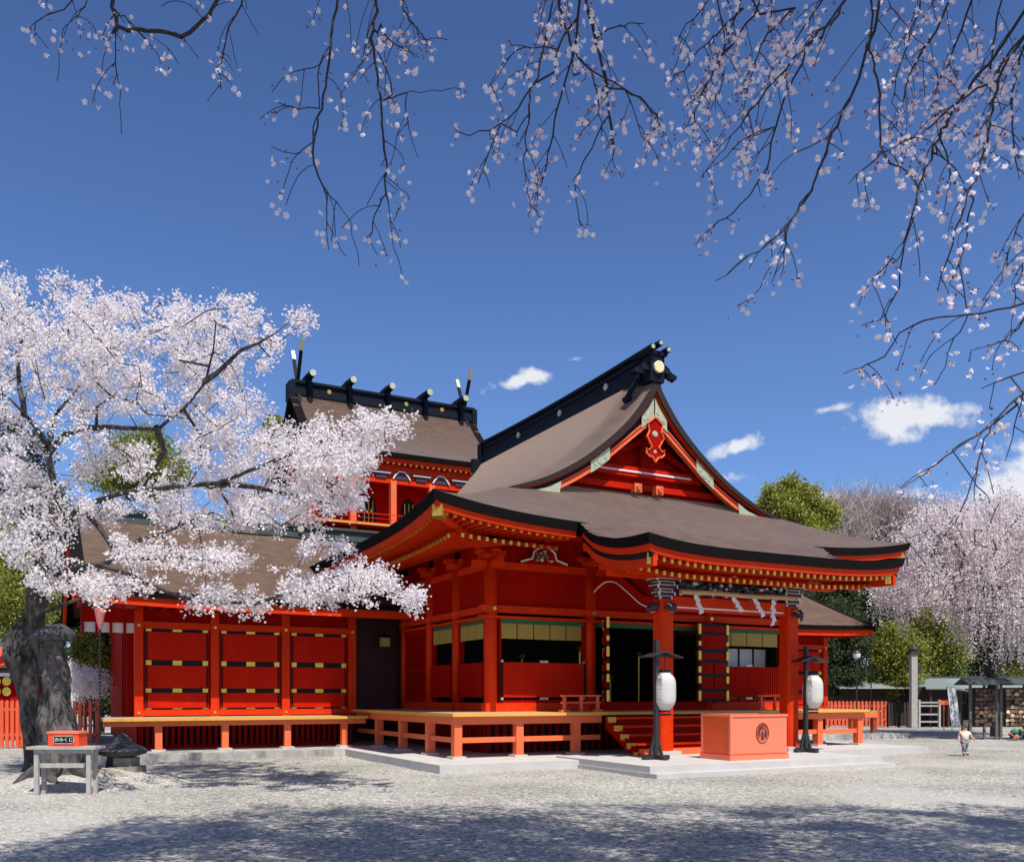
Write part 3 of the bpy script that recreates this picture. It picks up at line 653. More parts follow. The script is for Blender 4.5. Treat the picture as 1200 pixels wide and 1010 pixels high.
# ================================================================== low rails on veranda
def low_rail(u0, u1, label):
    t = thing('low_railing', label, 'railing', B((u0+u1)/2, 1.62, ZD), 'small red rails either side of the steps')
    m = MB(B); m.box(u0, u1, 1.60, 1.64, ZD+.38, ZD+.42); m.build('top_rail', FENCEP, t)
    m = MB(B); m.box(u0, u1, 1.60, 1.64, ZD+.22, ZD+.25); m.build('middle_rail', FENCEP, t)
    for u in (u0+.1, (u0+u1)/2, u1-.1): m = MB(B); m.box(u-.03, u+.03, 1.585, 1.655, ZD+.004, ZD+.40); m.build('post', FENCEP, t)
    for u in (u0+.1, u1-.1): m = MB(B); m.box(u-.13, u+.13, 1.55, 1.69, ZD+.004, ZD+.06); m.build('foot', FENCEP, t)
low_rail(3.85, 5.0, 'small red rail standing on the veranda left of the steps'); low_rail(10.1, 11.3, 'small red rail standing on the veranda right of the steps')
# gilt stands added to make glints inside the dark hall
for (u, v, z, s) in ((4.6,5.0,2.72,.05),(8.9,5.5,2.9,.06),(8.2,6,2.2,.05),(6.6,5.2,3.0,.04)):
    m = MB(B); m.lathe(B(u, v, 1.24), [(.12,0),(.05,.06),(.025,.2),(.025,z-1.35),(.07,z-1.3),(.10,z-1.24),(.04,z-1.2)], 12)
    o = m.build('glint_stand', GOLD, loc=B(u, v, 1.24)); tag(o, 'slim gilt stand added for a glint in the dark interior of the hall', 'gilt stand', 'gilt stands inside the hall')
m = MB(B); t = thing('paper_screen', 'white paper screen standing behind the right window of the hall', 'screen', B(11.6, 3.7, 1.24))
m.box(10.7, 12.3, 3.7, 3.72, 1.3, 3.0); m.build('paper', WHITE, t)
m = MB(B)
for u in (10.66, 11.22, 11.78, 12.3): m.box(u, u+.04, 3.66, 3.74, 1.24, 3.04)
m.build('frame', DWOOD, t)

# ================================================================== LEFT AND RIGHT WINGS
WV = 9.0
def wing(side):
    if side == 'L':
        u0, u1, ue, w0, w1 = -6.6, 7.55, -6.6, -4.95, .955
        label = 'long red left wing with brown bark roof and three bays of banded panels'
    else:
        u0, u1, ue, w0, w1 = 7.59, 21.4, 21.4, 13.0, 20.3
        label = 'red right wing partly hidden behind the porch, brown roof over dark studs'
    t = thing('shrine_wing', label, 'building', B((u0+u1)/2, 12, 0))
    E0, Rv = 7.4, 13.9
    W_ = smooth_interp([0,1.6,3.4,6.5],[4.20,4.85,5.65,7.10])
    def wl(u): return .14*(abs(u-UC)/14.0)**6
    m = MB(B)
    m.grid([[B(u, E0+t_, W_(t_)+wl(u)) for u in lin(u0, u1, 30)] for t_ in lin(0, 6.5, 14)])
    m.grid([[B(u, 2*Rv-E0-t_, W_(t_)+wl(u)) for u in lin(u0, u1, 30)] for t_ in lin(0, 6.5, 14)], flip=True)
    rf = m.build('roof', ROOFW, t, smooth=True)
    m = MB(B); us = lin(u0, u1, 20)
    sweep_edge(m, [B(u, E0, 4.2+wl(u)) for u in us], [(0, 1)]*20, [(0,0),(.04,-.16),(.4,-.18),(.4,.08)])
    sweep_edge(m, [B(u, 2*Rv-E0, 4.2+wl(u)) for u in us], [(0, -1)]*20, [(0,0),(.04,-.16),(.4,-.18),(.4,.08)])
    s = 1 if side == 'L' else -1
    for f in (1, -1):
        vv = [E0+a if f > 0 else 2*Rv-E0-a for a in lin(0, 6.5, 14)]
        sweep_edge(m, [B(ue, v, W_(a)+wl(ue)) for v, a in zip(vv, lin(0, 6.5, 14))], [(s, 0)]*14, [(0,0),(.03,-.2),(.35,-.2),(.35,0)])
    m.build('eave_edge', EDGE, rf)
    m = MB(B); sweep_edge(m, [B(u, E0+.12, 4.04+wl(u)) for u in us], [(0, 1)]*20, [(0,0),(0,-.22),(.12,-.22),(.12,0)])
    vv = lin(E0+.2, 2*Rv-E0-.2, 20)
    sweep_edge(m, [B(ue, v, W_(6.5-abs(v-Rv))+wl(ue)-.2) for v in vv], [(s, 0)]*20, [(.06,0),(.06,-.3),(.16,-.3),(.16,0)])
    m.build('fascia', VERM, rf)
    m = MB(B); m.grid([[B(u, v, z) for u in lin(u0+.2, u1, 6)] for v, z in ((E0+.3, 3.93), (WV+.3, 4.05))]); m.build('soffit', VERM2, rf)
    n_ = 0
    for u in np.arange(min(u0,u1)+.2, max(u0,u1), .34):
        if (side == 'L' and u > 1.6) or (side == 'R' and u < 12.9): continue
        mb = MB(B); mb.beam(B(u, E0+.16, 3.88+wl(u)), B(u, WV, 3.94), .08, .09, 0, endm=1); mb.build('rafter', [VERM2, GOLD], rf)
    m = MB(B)
    for hw, z0, z1 in ((.34,7.0,7.18),(.22,7.18,7.36),(.32,7.36,7.44)): m.box(u0 if side=='L' else u0, u1, Rv-hw, Rv+hw, z0, z1)
    m.build('ridge', COPPER, rf)
    if side == 'L':
        for u in (-2.0, .6):
            m = MB(B); disc(m, B(u, Rv-.22, 7.27), B_dir((0,-1)), .11, .2); m.build('ridge_crest', PGOLD, rf)
        m = MB(B); m.box(ue-.05, ue+.14, Rv-.45, Rv+.45, 6.7, 7.5); m.build('ridge_end', COPPER, rf)
    # gable wall
    gw = ue+1.6*s
    m = MB(B); m.prism([B(gw, E0+1.6, 3.8), B(gw, 2*Rv-E0-1.6, 3.8), B(gw, 2*Rv-E0-1.6, 4.7), B(gw, Rv, 6.9), B(gw, E0+1.6, 4.7)], B_dir((.08*s, 0))); m.build('gable_wall', VERM2, t)
    # body
    m = MB(B)
    m.box(w0, w1, WV+.02, WV+.12, .2, 3.98, 0); m.box(min(gw,gw+.1*s), max(gw,gw+.1*s), WV, 2*Rv-WV, .2, 3.9, 0)
    m.box(w0, w1, WV-.08, WV+.02, 3.52, 3.60, 1); m.box(w0-.1, w1+.1, WV-.10, WV+.02, 3.30, 3.36, 1) if False else None
    m.box(w0-.1, w1+.1, WV-.07, WV+.02, 3.42, 3.56, 1); m.box(w0-.1, w1+.1, WV-.09, WV+.02, 1.06, 1.22, 1)
    m.build('wall', [VERM2, VERM], t)
    if side == 'L':
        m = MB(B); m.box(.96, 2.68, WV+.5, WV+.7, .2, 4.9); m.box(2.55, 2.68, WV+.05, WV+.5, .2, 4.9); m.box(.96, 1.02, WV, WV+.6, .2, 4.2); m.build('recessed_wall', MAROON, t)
        bays = [-4.95, -2.985, -1.02, .955]
    else: bays = [14.4, 16.36, 18.33, 20.3]
    for u in bays:
        m = MB(B); m.box(u-.11, u+.11, WV-.12, WV+.04, 1.04, 3.98); pl_ = m.build('pillar', VERM, t)
        for z in (1.14, 3.49):
            mb = MB(B); disc(mb, B(u, WV-.12, z), B_dir((0,-1)), .04, .02, 0, 10); mb.build('gilt_stud', GOLD, pl_)
    for b0, b1 in zip(bays[:-1], bays[1:]):
        a, b = b0+.15, b1-.15; f = WV-.0
        m = MB(B); m.box(a, b, f-.01, f+.01, 1.22, 3.42); pn = m.build('banded_panel', BLK, t)
        for z0, z1 in ((1.27,1.68),(1.81,2.42),(2.57,3.33)):
            mb = MB(B); mb.box(a+.075, b-.075, f-.05, f-.01, z0, z1); mb.build('red_board', VERMP, pn)
        
        for q in (a, b-.03): mb = MB(B); mb.box(q, q+.03, f-.04, f-.01, 1.22, 3.42); mb.build('panel_stile', VERM2, pn)
        mid = (a+b)/2
        for z0, z1 in ((1.225,1.27),(1.68,1.81),(2.42,2.57),(3.33,3.42)):
            for q0, q1, ff in ((mid-.12, mid+.12, .06), (a+.03, a+.17, .06), (b-.17, b-.03, .06)): mb = MB(B); mb.box(q0, q1, f-ff, f-.01, z0+.012, z1-.012); mb.build('gilt_hinge', GOLD, pn)
    # veranda of the wing
    d0, d1 = (-5.9, .9) if side == 'L' else (14.3, 21.6)
    m = MB(B); m.box(d0, d1, 7.35, WV, .96, 1.03, 0); m.box(d0-.012, d1+.012, 7.335, 7.35, .958, 1.032, 1); vw = m.build('veranda', [DECK, YEL], t)
    m = MB(B); m.box(d0, d1, 7.5, 7.64, .82, .958); m.build('veranda_beam', ORNG, vw)
    for u in ((-4.6, -2.95, -1.3, .3) if side == 'L' else (15.2, 16.9, 18.6, 20.3, 21.5)): vpost(u, 7.6, vw, .82, .085)
    m = MB(B)
    for a in np.arange(w0, w1-.1, .16): m.box(a, a+.085, 8.72, 8.76, .17, .96, 0)
    m.box(w0, w1, 8.9, 8.94, .17, .96, 1); m.box(w0, w1, 8.70, 8.78, .17, .26, 0)
    m.build('underfloor_skirting', [VERM2, DARK], t)
    if side == 'L':
        # side gallery seen end-on: hanging boards under the verge with pale gaps
        m = MB(B); m.box(-6.35, -4.9, 8.9, 9.02, 3.55, 3.92, 0)
        for a in np.arange(-6.35, -5.0, .34): m.box(a, a+.07, 8.88, 8.95, 3.2, 3.6, 0)
        m.box(-6.35, -5.0, 8.98, 9.02, 3.28, 3.54, 1); m.build('side_frieze', [VERM2, WHITE], t)
        m = MB(B)
        for a in (9.6, 10.4, 11.2): m.box(-5.2, -5.0, a, a+.1, 1.0, 3.9)
        m.build('side_posts', VERM2, t)
    return t
wing('L'); wing('R')
# small hanging lantern in the dark recess
t = thing('hanging_lantern', 'small gilt lantern hanging in the dark recess between wing and hall', 'lantern', B(1.9, 8.7, 3.1))
m = MB(B); m.box(1.78, 2.02, 8.58, 8.82, 3.08, 3.34); m.build('body', mat('lantern_gilt_glass', (.35,.27,.08), .4), t)
m = MB(B); m.lathe(B(1.9, 8.7, 3.34), [(.22,0),(.16,.05),(.05,.12),(.01,.16)], 8); m.tube([B(1.9,8.7,3.45), B(1.9,8.7,4.05)], .008, 5); m.build('cap', BLK, t)

# ================================================================== TWO-STOREY SANCTUARY
HVc = 24.6; t = thing('main_sanctuary', 'two-storey red sanctuary behind the hall, ridge carrying logs and crossed finials', 'shrine building', B(UC, HVc, 0))
HP = smooth_interp([0,.8,2.0,3.2,4.2],[15.72,14.72,13.6,12.76,12.25])
m = MB(B); u0, u1 = 2.9, 12.25
for s in (-1, 1): m.grid([[B(u, HVc+s*d, HP(d)+.12*((u-UC)/4.7)**4*(d/4.2)) for u in lin(u0, u1, 20)] for d in lin(0, 4.2, 16)], flip=(s < 0))
rf = m.build('roof', ROOF, t, smooth=True)
m = MB(B); us = lin(u0, u1, 14)
for s in (-1, 1):
    sweep_edge(m, [B(u, HVc+s*4.2, 12.25+.12*((u-UC)/4.7)**4) for u in us], [(0, -s)]*14, [(0,0),(.04,-.2),(.4,-.2),(.4,0)])
    for ue, w in ((u0, 1), (u1, -1)): sweep_edge(m, [B(ue, HVc+s*d, HP(d)+.12*(d/4.2)) for d in lin(0, 4.2, 12)], [(w, 0)]*12, [(0,0),(.03,-.25),(.4,-.25),(.4,0)])
m.build('eave_edge', EDGE, rf)
m = MB(B)
for hw, z0, z1 in ((.34,15.42,15.70),(.24,15.70,15.98),(.34,15.98,16.10)): m.box(u0+.05, u1-.05, HVc-hw, HVc+hw, z0, z1)
m.box(u1-.2, u1+.06, HVc-.38, HVc+.38, 15.2, 16.02); m.box(u0-.06, u0+.2, HVc-.38, HVc+.38, 15.2, 16.02)
m.build('ridge', NAVY, rf)
for u in (3.75, 5.66, 7.57, 9.48, 11.39):
    m = MB(B); m.tube([B(u, HVc-1.0, 16.28), B(u, HVc-.3, 16.30), B(u, HVc+.3, 16.30), B(u, HVc+1.0, 16.28)], [.15,.18,.18,.15], 16); m.box(u-.08, u+.08, HVc-.55, HVc+.55, 15.05, 16.2)
    lg = m.build('ridge_log', NAVY, rf); m = MB(B); disc(m, B(u, HVc-1.0, 16.28), B_dir((0,-1)), .145, .05); m.build('log_cap', PGOLD, lg)
for u in (3.3, 11.75):
    for s in (-1, 1):
        m = MB(B); p0 = Vector(B(u, HVc-s*.55, 14.9)); p1 = Vector(B(u, HVc+s*.85, 17.75)); m.beam(p0, p1, .09, .15, 0, up=B_dir((1,0)))
        fn = m.build('crossed_finial', NAVY, rf); m = MB(B); m.beam(p0.lerp(p1, .86), p0.lerp(p1, 1.02), .105, .165, 0, up=B_dir((1,0))); m.build('finial_tip', PGOLD, fn)
for u in (4.7, 8.52, 10.4):
    m = MB(B); disc(m, B(u, HVc-.3, 15.75), B_dir((0,-1)), .1, .06); m.build('ridge_crest', GOLD, rf)
m = MB(B); m.grid([[B(u, v, z) for u in (u0+.3, u1-.3)] for v, z in ((HVc-4.0, 12.02), (HVc-2.4, 12.1))]); m.box(u0+.3, u1-.3, HVc-4.05, HVc-3.95, 11.86, 12.05); m.build('soffit', VERM, rf)
for u in np.arange(u0+.4, u1-.3, .27):
    m = MB(B); m.beam(B(u, HVc-3.98, 11.83), B(u, HVc-2.4, 11.95), .09, .09, 0, endm=1); m.beam(B(u, HVc-3.5, 11.68), B(u, HVc-2.4, 11.8), .09, .09, 0, endm=1); m.build('rafter', [VERM, GOLD], rf)
FV = 21.0
for u in (2.96, 4.8, 6.64, 8.48, 10.32, 12.1):
    m = MB(B); m.box(u-.13, u+.13, FV-.13, FV+.13, 8.0, 11.15); m.build('pillar', ORNG, t)
m = MB(B); m.box(2.9, 12.2, FV-.1, FV+.1, 11.0, 11.18); m.box(3.0, 12.2, FV-.62, FV-.55, 9.0, 9.10); m.box(2.3, 12.9, FV-.65, FV+1.5, 8.96, 9.06)
m.box(2.4, 12.8, FV-.5, FV-.47, 9.50, 9.53); m.box(2.4, 12.8, FV-.5, FV-.47, 9.3, 9.32); m.box(2.9, 12.2, FV-.06, FV+.06, 11.18, 11.9); m.build('balcony', VERM, t)
m = MB(B); m.box(2.4, 12.8, FV-.68, FV-.655, 8.97, 9.05); m.build('balcony_edge', YEL, t)
m = MB(B); m.box(3.0, 12.2, FV+1.5, FV+1.6, 5.0, 12.0); m.box(3.0, 3.1, FV+1.5, FV+4.5, 5, 12.8); m.box(12.1, 12.2, FV+1.5, FV+4.5, 5, 12.8); m.box(2.6, 12.6, 21.0, 27, .2, 8.9); m.build('wall', VERM2, t)
for u in (4.2, 6.0, 7.95, 9.8):
    m = MB(B); pts = [(-.38,9.1),(.38,9.1),(.38,10.2),(.30,10.5),(.15,10.68),(0,10.72),(-.15,10.68),(-.30,10.5),(-.38,10.2)]
    m.prism([B(u+a, FV+1.46, z) for a, z in pts], B_dir((0,.04))); w = m.build('arched_window', BLK, t)
    m = MB(B)
    for a in (-.2, 0, .2): m.box(u+a-.02, u+a+.02, FV+1.43, FV+1.46, 9.25, 10.5)
    m.lathe(B(u+.08, FV+1.3, 9.9), [(.02,0),(.07,.06),(.07,.14),(.02,.2)], 8); m.build('lattice', GOLD, w)
for k, u in enumerate(np.arange(3.2, 12.0, .95)):
    m = MB(B)
    if k % 2 == 0:
        pr = [(-.4,0),(-.3,.16),(-.12,.34),(.12,.34),(.3,.16),(.4,0)]
        m.prism([B(u+a, FV-.14, 11.2+z) for a, z in pr], B_dir((0,.08)), 0); m.tube([B(u+a, FV-.17, 11.2+z) for a, z in pr], .035, 6, 1)
    else:
        m.box(u-.25, u+.25, FV-.16, FV-.02, 11.2, 11.34, 0); m.box(u-.42, u+.42, FV-.2, FV-.02, 11.36, 11.5, 0); m.box(u-.43, u+.43, FV-.21, FV-.2, 11.42, 11.45, 1)
    m.build('frieze_carving', [PURP, WHITE], t)
# ================================================================== OFFERING BOX
# corner nearest the camera sits at px 856,y 891
t = thing('offering_box', 'large orange-red offering box with round crest on the stone step', 'offering box', B(6.7, -1.4, .205))
c0 = gp(0, 0) if False else None
def uv(x, y):
    dx, dy = x+1.49, y-18.76; return CU*dx+SU*dy, -SU*dx+CU*dy
Yc = 1067*(1.6-.205)/(891.3-815); bu, bv = uv((856-600)/1067*Yc, Yc)
BW, BD, BH = 1.62, .98, .99
for k in range(40):   # solve width so that the right edge projects to px 923.5
    X, Y, _ = B(bu+BW, bv); BW += (923.5-(600+1067*X/Y))*.01
print('box', bu, bv, BW)
def Fb(a, b, z): return B(bu+a, bv+b, .205+z)
m = MB(Fb); m.box(.02, BW-.02, .02, BD-.02, .12, BH-.05); m.box(.10, BW-.1, .10, BD-.1, BH-.05, BH-.02, 1)
body = m.build('box_body', [BOXR, DARK], t)
m = MB(Fb); m.box(-.015, BW+.015, -.015, BD+.015, 0, .115); m.build('plinth', BOXR, t)
m = MB(Fb); m.box(-.001, BW+.001, -.001, BD+.001, .116, .132); m.build('shadow_line', VERM, t)
m = MB(Fb); m.box(.010, .022, .065, BD-.065, .15, BH-.07); m.build('side_panel', mat('shaded_side_red', (.80,.10,.02), .4), t)  # inset panel; the redder tone of the less lit side is painted in
m = MB(Fb); m.box(0, BW, 0, .07, BH-.05, BH); m.box(0, BW, BD-.07, BD, BH-.05, BH); m.box(0, .07, .07, BD-.07, BH-.05, BH); m.box(BW-.07, BW, .07, BD-.07, BH-.05, BH)
m.box(0, .06, 0, .06, .12, BH-.05); m.box(0, .06, BD-.06, BD, .12, BH-.05); m.build('rim', BOXR, t)
m = MB(Fb)
for k in range(9): x = .12+k*(BW-.3)/8; m.box(x, x+.06, .07, BD-.07, BH-.04, BH-.012)
m.build('slats', BOXR, t)
m = MB(Fb); cx, cz = BW*.555, .58
REDB = mat('crest_brown_red', (.10,.012,.008), .5)
ring = [Fb(cx+.20*math.cos(a)*.88, .012, cz+.215*math.sin(a)) for a in lin(0, 2*math.pi, 33)]
m.tube(ring, .010, 6)
for k in range(19):
    a = R(-50+k*280/18); m.tube([Fb(cx+.06*math.cos(a), .012, cz+.02+.06*math.sin(a)), Fb(cx+.165*math.cos(a)*.9, .012, cz+.01+.175*math.sin(a))], [.004,.010], 5)
m.prism([Fb(cx-.05, .01, cz-.15), Fb(cx+.05, .01, cz-.15), Fb(cx+.02, .01, cz-.02), Fb(cx+.035, .01, cz), Fb(cx, .01, cz+.06), Fb(cx-.035, .01, cz), Fb(cx-.02, .01, cz-.02)], B_dir((0,.012)))
m.build('crest', REDB, body)
# ================================================================== LANTERN STANDS AND PAPER LANTERNS
def lantern_stand(px, py, lab, ll, tilt=0):
    zb = .205; Yc = 1067*(1.6-zb)/(py-815); X = (px-600)/1067*Yc; u, v = uv(X, Yc); base = B(u, v, zb)
    grp = 'charcoal lantern stands flanking the offering box'
    t = thing('lantern_stand', lab, 'lantern stand', base, grp)
    def F(a, b, z): return B(u+a, v+b, zb+z)
    m = MB(F); m.box(-.34, .34, -.06, .06, 0, .09); m.box(-.06, .06, -.38, .38, .001, .088); m.build('cross_foot', CHAR, t)
    m = MB(F); m.beam(F(0,0,.09), F(.02,0,2.62), .09, .09, 0, up=B_dir((0,1))); m.build('post', CHAR, t)
    m = MB(F)
    for s in (-1, 1): m.beam(F(s*.16,0,.09), F(s*.02,0,.55), .05, .06)
    m.build('brace', CHAR, t)
    m = MB(F); m.beam(F(-.1,0,2.28), F(.42,0,2.28), .06, .06)
    m.hexa([F(-.30,-.20,2.22), F(.12,-.20,2.34), F(.12,.20,2.34), F(-.30,.20,2.22), F(-.30,-.20,2.25), F(.12,-.20,2.38), F(.12,.20,2.38), F(-.30,.20,2.25)])
    m.hexa([F(.12,-.20,2.34), F(.60,-.20,2.22), F(.60,.20,2.22), F(.12,.20,2.34), F(.12,-.20,2.38), F(.60,-.20,2.25), F(.60,.20,2.25), F(.12,.20,2.38)])
    m.build('little_roof', CHAR, t)
    m = MB(F); m.beam(F(.02,0,.98), F(.40,0,.98), .06, .05); m.build('lower_arm', CHAR, t)
    lx = .22
    p = thing('paper_lantern', ll, 'paper lantern', F(lx, -.03, 1.05), 'white paper lanterns on the stands')
    m = MB(F); prof = [(.13,.0)]
    H = .83
    for k in range(1, 40):
        q = k/40; r = .245*(1-abs(2*q-1)**4.2)**.55; r = max(r, .13)*(1+.014*math.sin(k*math.pi)) + (.004 if k % 2 else -.003); prof.append((r, q*H))
    prof.append((.13, H))
    m.lathe(F(lx, -.03, 1.08), prof, 28); o = m.build('paper_shade', PAPER, p, smooth=True)
    m = MB(F); m.lathe(F(lx, -.03, 1.08-.05), [(.13,0),(.13,.055)], 24); m.build('bottom_ring', VERM2, p)
    m = MB(F); m.lathe(F(lx, -.03, 1.08+H-.005), [(.135,0),(.135,.06)], 24); m.tube([F(lx,-.03,1.08+H), F(lx,-.03,2.26)], .008, 5); m.build('top_ring', BLK, p)
    c = Vector(F(lx, -.03, 1.08)); dirv = Vector((-.62, -.78, 0)).normalized(); ax_ = Vector((-dirv.y, dirv.x, 0))
    for k, ch in enumerate('浅間大社'):
        zz = .72-k*.145
        glyphs(ch, .15, c+dirv*.240+Vector((0,0,zz)), ax_, (0,0,1), mat('grey_ink', (.30,.30,.28), .8) if k == 0 else bpy.data.materials['grey_ink'], 'brushed_character', o, .006)
lantern_stand(768.5, 889.5, 'dark wooden lantern stand in front of the left porch pillar', 'white paper lantern hanging in front of the left porch pillar')
lantern_stand(944, 881, 'dark wooden lantern stand right of the offering box', 'white paper lantern hanging right of the right porch pillar')
# ================================================================== POLE WITH PAPER STREAMERS
t = thing('bamboo_pole', 'long pale bamboo pole hung across the porch under the carved frieze', 'pole', B(7.55, -.5, 4.0))
m = MB(B)
pp = lin(5.82, 9.35, 13)
m.tube([B(a, -.48, 4.01+.01*math.sin(a*3)) for a in pp], [.055+.004*(i % 2) for i in range(13)], 10); m.build('pole', mat('bamboo', (.50,.36,.17), .5, noise=(4,.3,(.38,.25,.11))), t)
for i, (u, ang, n_, lab) in enumerate(((6.22,.40,4,'white zigzag paper streamer at the left end of the porch pole'),(7.35,.75,3,'white paper streamer hanging left of the middle of the porch pole'),(8.02,.62,4,'white zigzag streamer blown sideways on the porch pole'),(8.62,.08,6,'longest white zigzag streamer, hanging straight at the right of the pole'))):
    s = MB(B); x = u; z = 3.95
    for k in range(n_):
        w = .058; h = .13; dx = (-1)**k*.04+ang*.10
        s.hexa([B(x-w+dx, -.49, z-h-.02), B(x+w+dx, -.51, z-h+.02), B(x+w+dx, -.515, z-h+.02), B(x-w+dx, -.495, z-h-.02),
                B(x-w, -.52, z-.015), B(x+w, -.50, z+.02), B(x+w, -.505, z+.02), B(x-w, -.525, z-.015)]); x += dx*(1 if ang > .2 else .15)+ang*.02; z -= h*.78
    o = s.build('paper_streamer', SHIDE, loc=B(u, -.5, 3.95)); tag(o, lab, 'paper streamer', 'white paper streamers on the pole')
# ================================================================== RAIN CHAINS
def rain_chain(x, y, ztop, zbot, lab, funnel=True):
    t = thing('rain_chain', lab, 'rain chain', (x, y, zbot))
    m = MB(); n_ = int((ztop-zbot)/.09)
    for k in range(n_):
        z = zbot+k*.09; m.lathe((x, y, z), [(.018,0),(.038,.07),(.034,.072),(.010,.01)], 7)
    m.build('chain_cups', CHAR, t)
    if funnel: m = MB(); m.lathe((x, y, ztop), [(.035,0),(.07,.12),(.13,.45),(.13,.5)], 10); m.build('funnel', mat('pink_painted_funnel', (.55,.16,.15), .5), t)
x, y, _ = pt(117, 700, 22.3); rain_chain(x, y, 3.25, .0, 'dark rain chain hanging from a pink funnel at left wing eave')
x, y, z_ = B(21.2, 7.45); rain_chain(x, y, 4.0, .0, 'dark rain chain hanging at the far right corner of the right wing', False)
# ================================================================== TABLE, FORTUNE BOX
TY = 14.75
t = thing('side_table', 'weathered grey wooden table beside the old cherry trunk', 'table', (-7.25, TY, 0))
a0 = pt(31, 877, TY)[0]; a1 = pt(112, 877, TY)[0]; zt = .775
m = MB(); m.box(a0, a1, TY-.02, TY+.36, zt-.045, zt); m.build('table_top', GREYW, t)
for x in (a0+.10, a1-.17):
    for y in (TY+.03, TY+.26): m = MB(); m.box(x, x+.068, y, y+.055, -.03, zt-.045); m.build('leg', GREYW, t)
m = MB(); m.box(a0+.185, a1-.22, TY+.05, TY+.10, .43, .50); m.box(a0+.1, a1-.14, TY+.02, TY+.04, zt-.11, zt-.05); m.build('cross_rail', GREYW, t)
t = thing('fortune_box', 'small bright red box with black lettered plate on the grey table', 'box', (-7.2, TY+.2, zt))
b0 = pt(54, 870, TY)[0]; b1 = pt(90, 870, TY)[0]
m = MB(); m.box(b0, b1, TY+.06, TY+.36, zt+.002, zt+.21); bb = m.build('box_body', mat('bright_red_box', (.85,.07,.02), .4), t)
m = MB(); m.box(b0-.015, b1+.015, TY+.045, TY+.375, zt+.21, zt+.245); m.build('lid', BOXR, t)
m = MB(); mid = (b0+b1)/2+.01; m.box(mid-.155, mid+.155, TY+.050, TY+.06, zt+.055, zt+.165); pl_ = m.build('name_plate', BLK, bb)
m = MB()
for q in (-1, 1): m.box(mid+q*.16-.006, mid+q*.16+.006, TY+.044, TY+.06, zt+.045, zt+.175); m.box(mid-.166, mid+.166, TY+.044, TY+.0595, zt+.11+q*.06-.006, zt+.11+q*.06+.006)
m.build('plate_frame', PGOLD, bb)
glyphs('おみくじ', .075, (mid, TY+.048, zt+.11), (1,0,0), (0,0,1), WHITE, 'lettering', bb, .002)
# ================================================================== STONE LANTERN (weathered)
sx, sy, _ = pt(146, 900, 16.9)
t = thing('stone_lantern', 'low dark weathered stone lantern on blocks behind the grey table', 'stone lantern', (sx, sy, 0))
m = MB(); m.box(sx-.18, sx+.30, sy-.3, sy+.25, -.05, .30); m.build('base_block', MOSSY, t)
m = MB(); m.box(sx-.12, sx+.20, sy-.22, sy+.2, .30, .46); m.build('upper_block', MOSSY, t)
m = MB(); m.tube([(sx-.22,sy,.22),(sx-.20,sy,.40),(sx-.10,sy,.58),(sx-.06,sy,.64)], [.16,.13,.20,.16], 9, wob=.1); m.build('shaft', DSTONE, t, smooth=True)
m = MB(); m.lathe((sx-.06, sy, .50), [(.20,-.04),(.44,.03),(.47,.09),(.36,.16),(.22,.21),(.09,.24),(.02,.25)], 14); m.build('cap', DSTONE, t)
def rock(name, lab, c, r, mt):
    m = MB(); n1, n2 = 12, 9; P = []
    for i in range(n2+1):
        th = math.pi*i/n2; row = []
        for j in range(n1+1):
            ph = 2*math.pi*(j % n1)/n1; k = 1+.18*math.sin(3*ph+th*2)+.1*math.sin(5*ph+1.3*th)*math.sin(th)
            row.append((c[0]+r[0]*k*math.sin(th)*math.cos(ph), c[1]+r[1]*k*math.sin(th)*math.sin(ph), c[2]+r[2]*math.cos(th)))
        P.append(row)
    m.grid(P); o = m.build(name, mt, loc=(c[0], c[1], 0), smooth=True); tag(o, lab, 'rock'); return o
rx, ry, rz_ = pt(142, 868, 18.2); rock('boulder', 'dark boulder behind the stone lantern in front of the left veranda', (rx+.02, ry, .35), (.22,.26,.50), DSTONE)
rock('mossy_rock', 'brown mossy rock at the foot of the capped trunk', (-7.3, 16.2, .1), (.42,.3,.2), MOSSY)

# ================================================================== TREES
def quads_mesh(name, V, mats, parent, mi=None, loc=None):
    k = V.shape[1]; n = V.shape[0]; o0 = np.array(parent['_w'] if parent is not None else loc)
    me = bpy.data.meshes.new(name); me.vertices.add(n*k); me.vertices.foreach_set('co', (V-o0).reshape(-1).astype(np.float32))
    me.loops.add(n*k); me.loops.foreach_set('vertex_index', np.arange(n*k, dtype=np.int32))
    me.polygons.add(n); me.polygons.foreach_set('loop_start', np.arange(0, n*k, k, dtype=np.int32)); me.polygons.foreach_set('loop_total', np.full(n, k, dtype=np.int32))
    for m_ in (mats if isinstance(mats, list) else [mats]): me.materials.append(m_)
    if mi is not None: me.polygons.foreach_set('material_index', mi.astype(np.int32))
    me.update(); me.validate()
    ob = bpy.data.objects.new(name, me); C.objects.link(ob)
    if parent is not None: ob.parent = parent; ob['_w'] = tuple(o0)
    else: ob.location = loc
    return ob
def rand_quads(cen, size, asp=1.0, flat=None):
    n = len(cen); a = rng.normal(size=(n,3)); a /= np.linalg.norm(a, axis=1)[:,None]
    b = rng.normal(size=(n,3)); b -= (a*b).sum(1)[:,None]*a; b /= np.linalg.norm(b, axis=1)[:,None]
    s = (size*(.7+.6*rng.random(n)))[:,None] if np.isscalar(size) else size[:,None]
    a = a*s*.5; b = b*s*.5*asp
    return np.stack([cen-a*1.0, cen+b, cen+a, cen-b], axis=1)
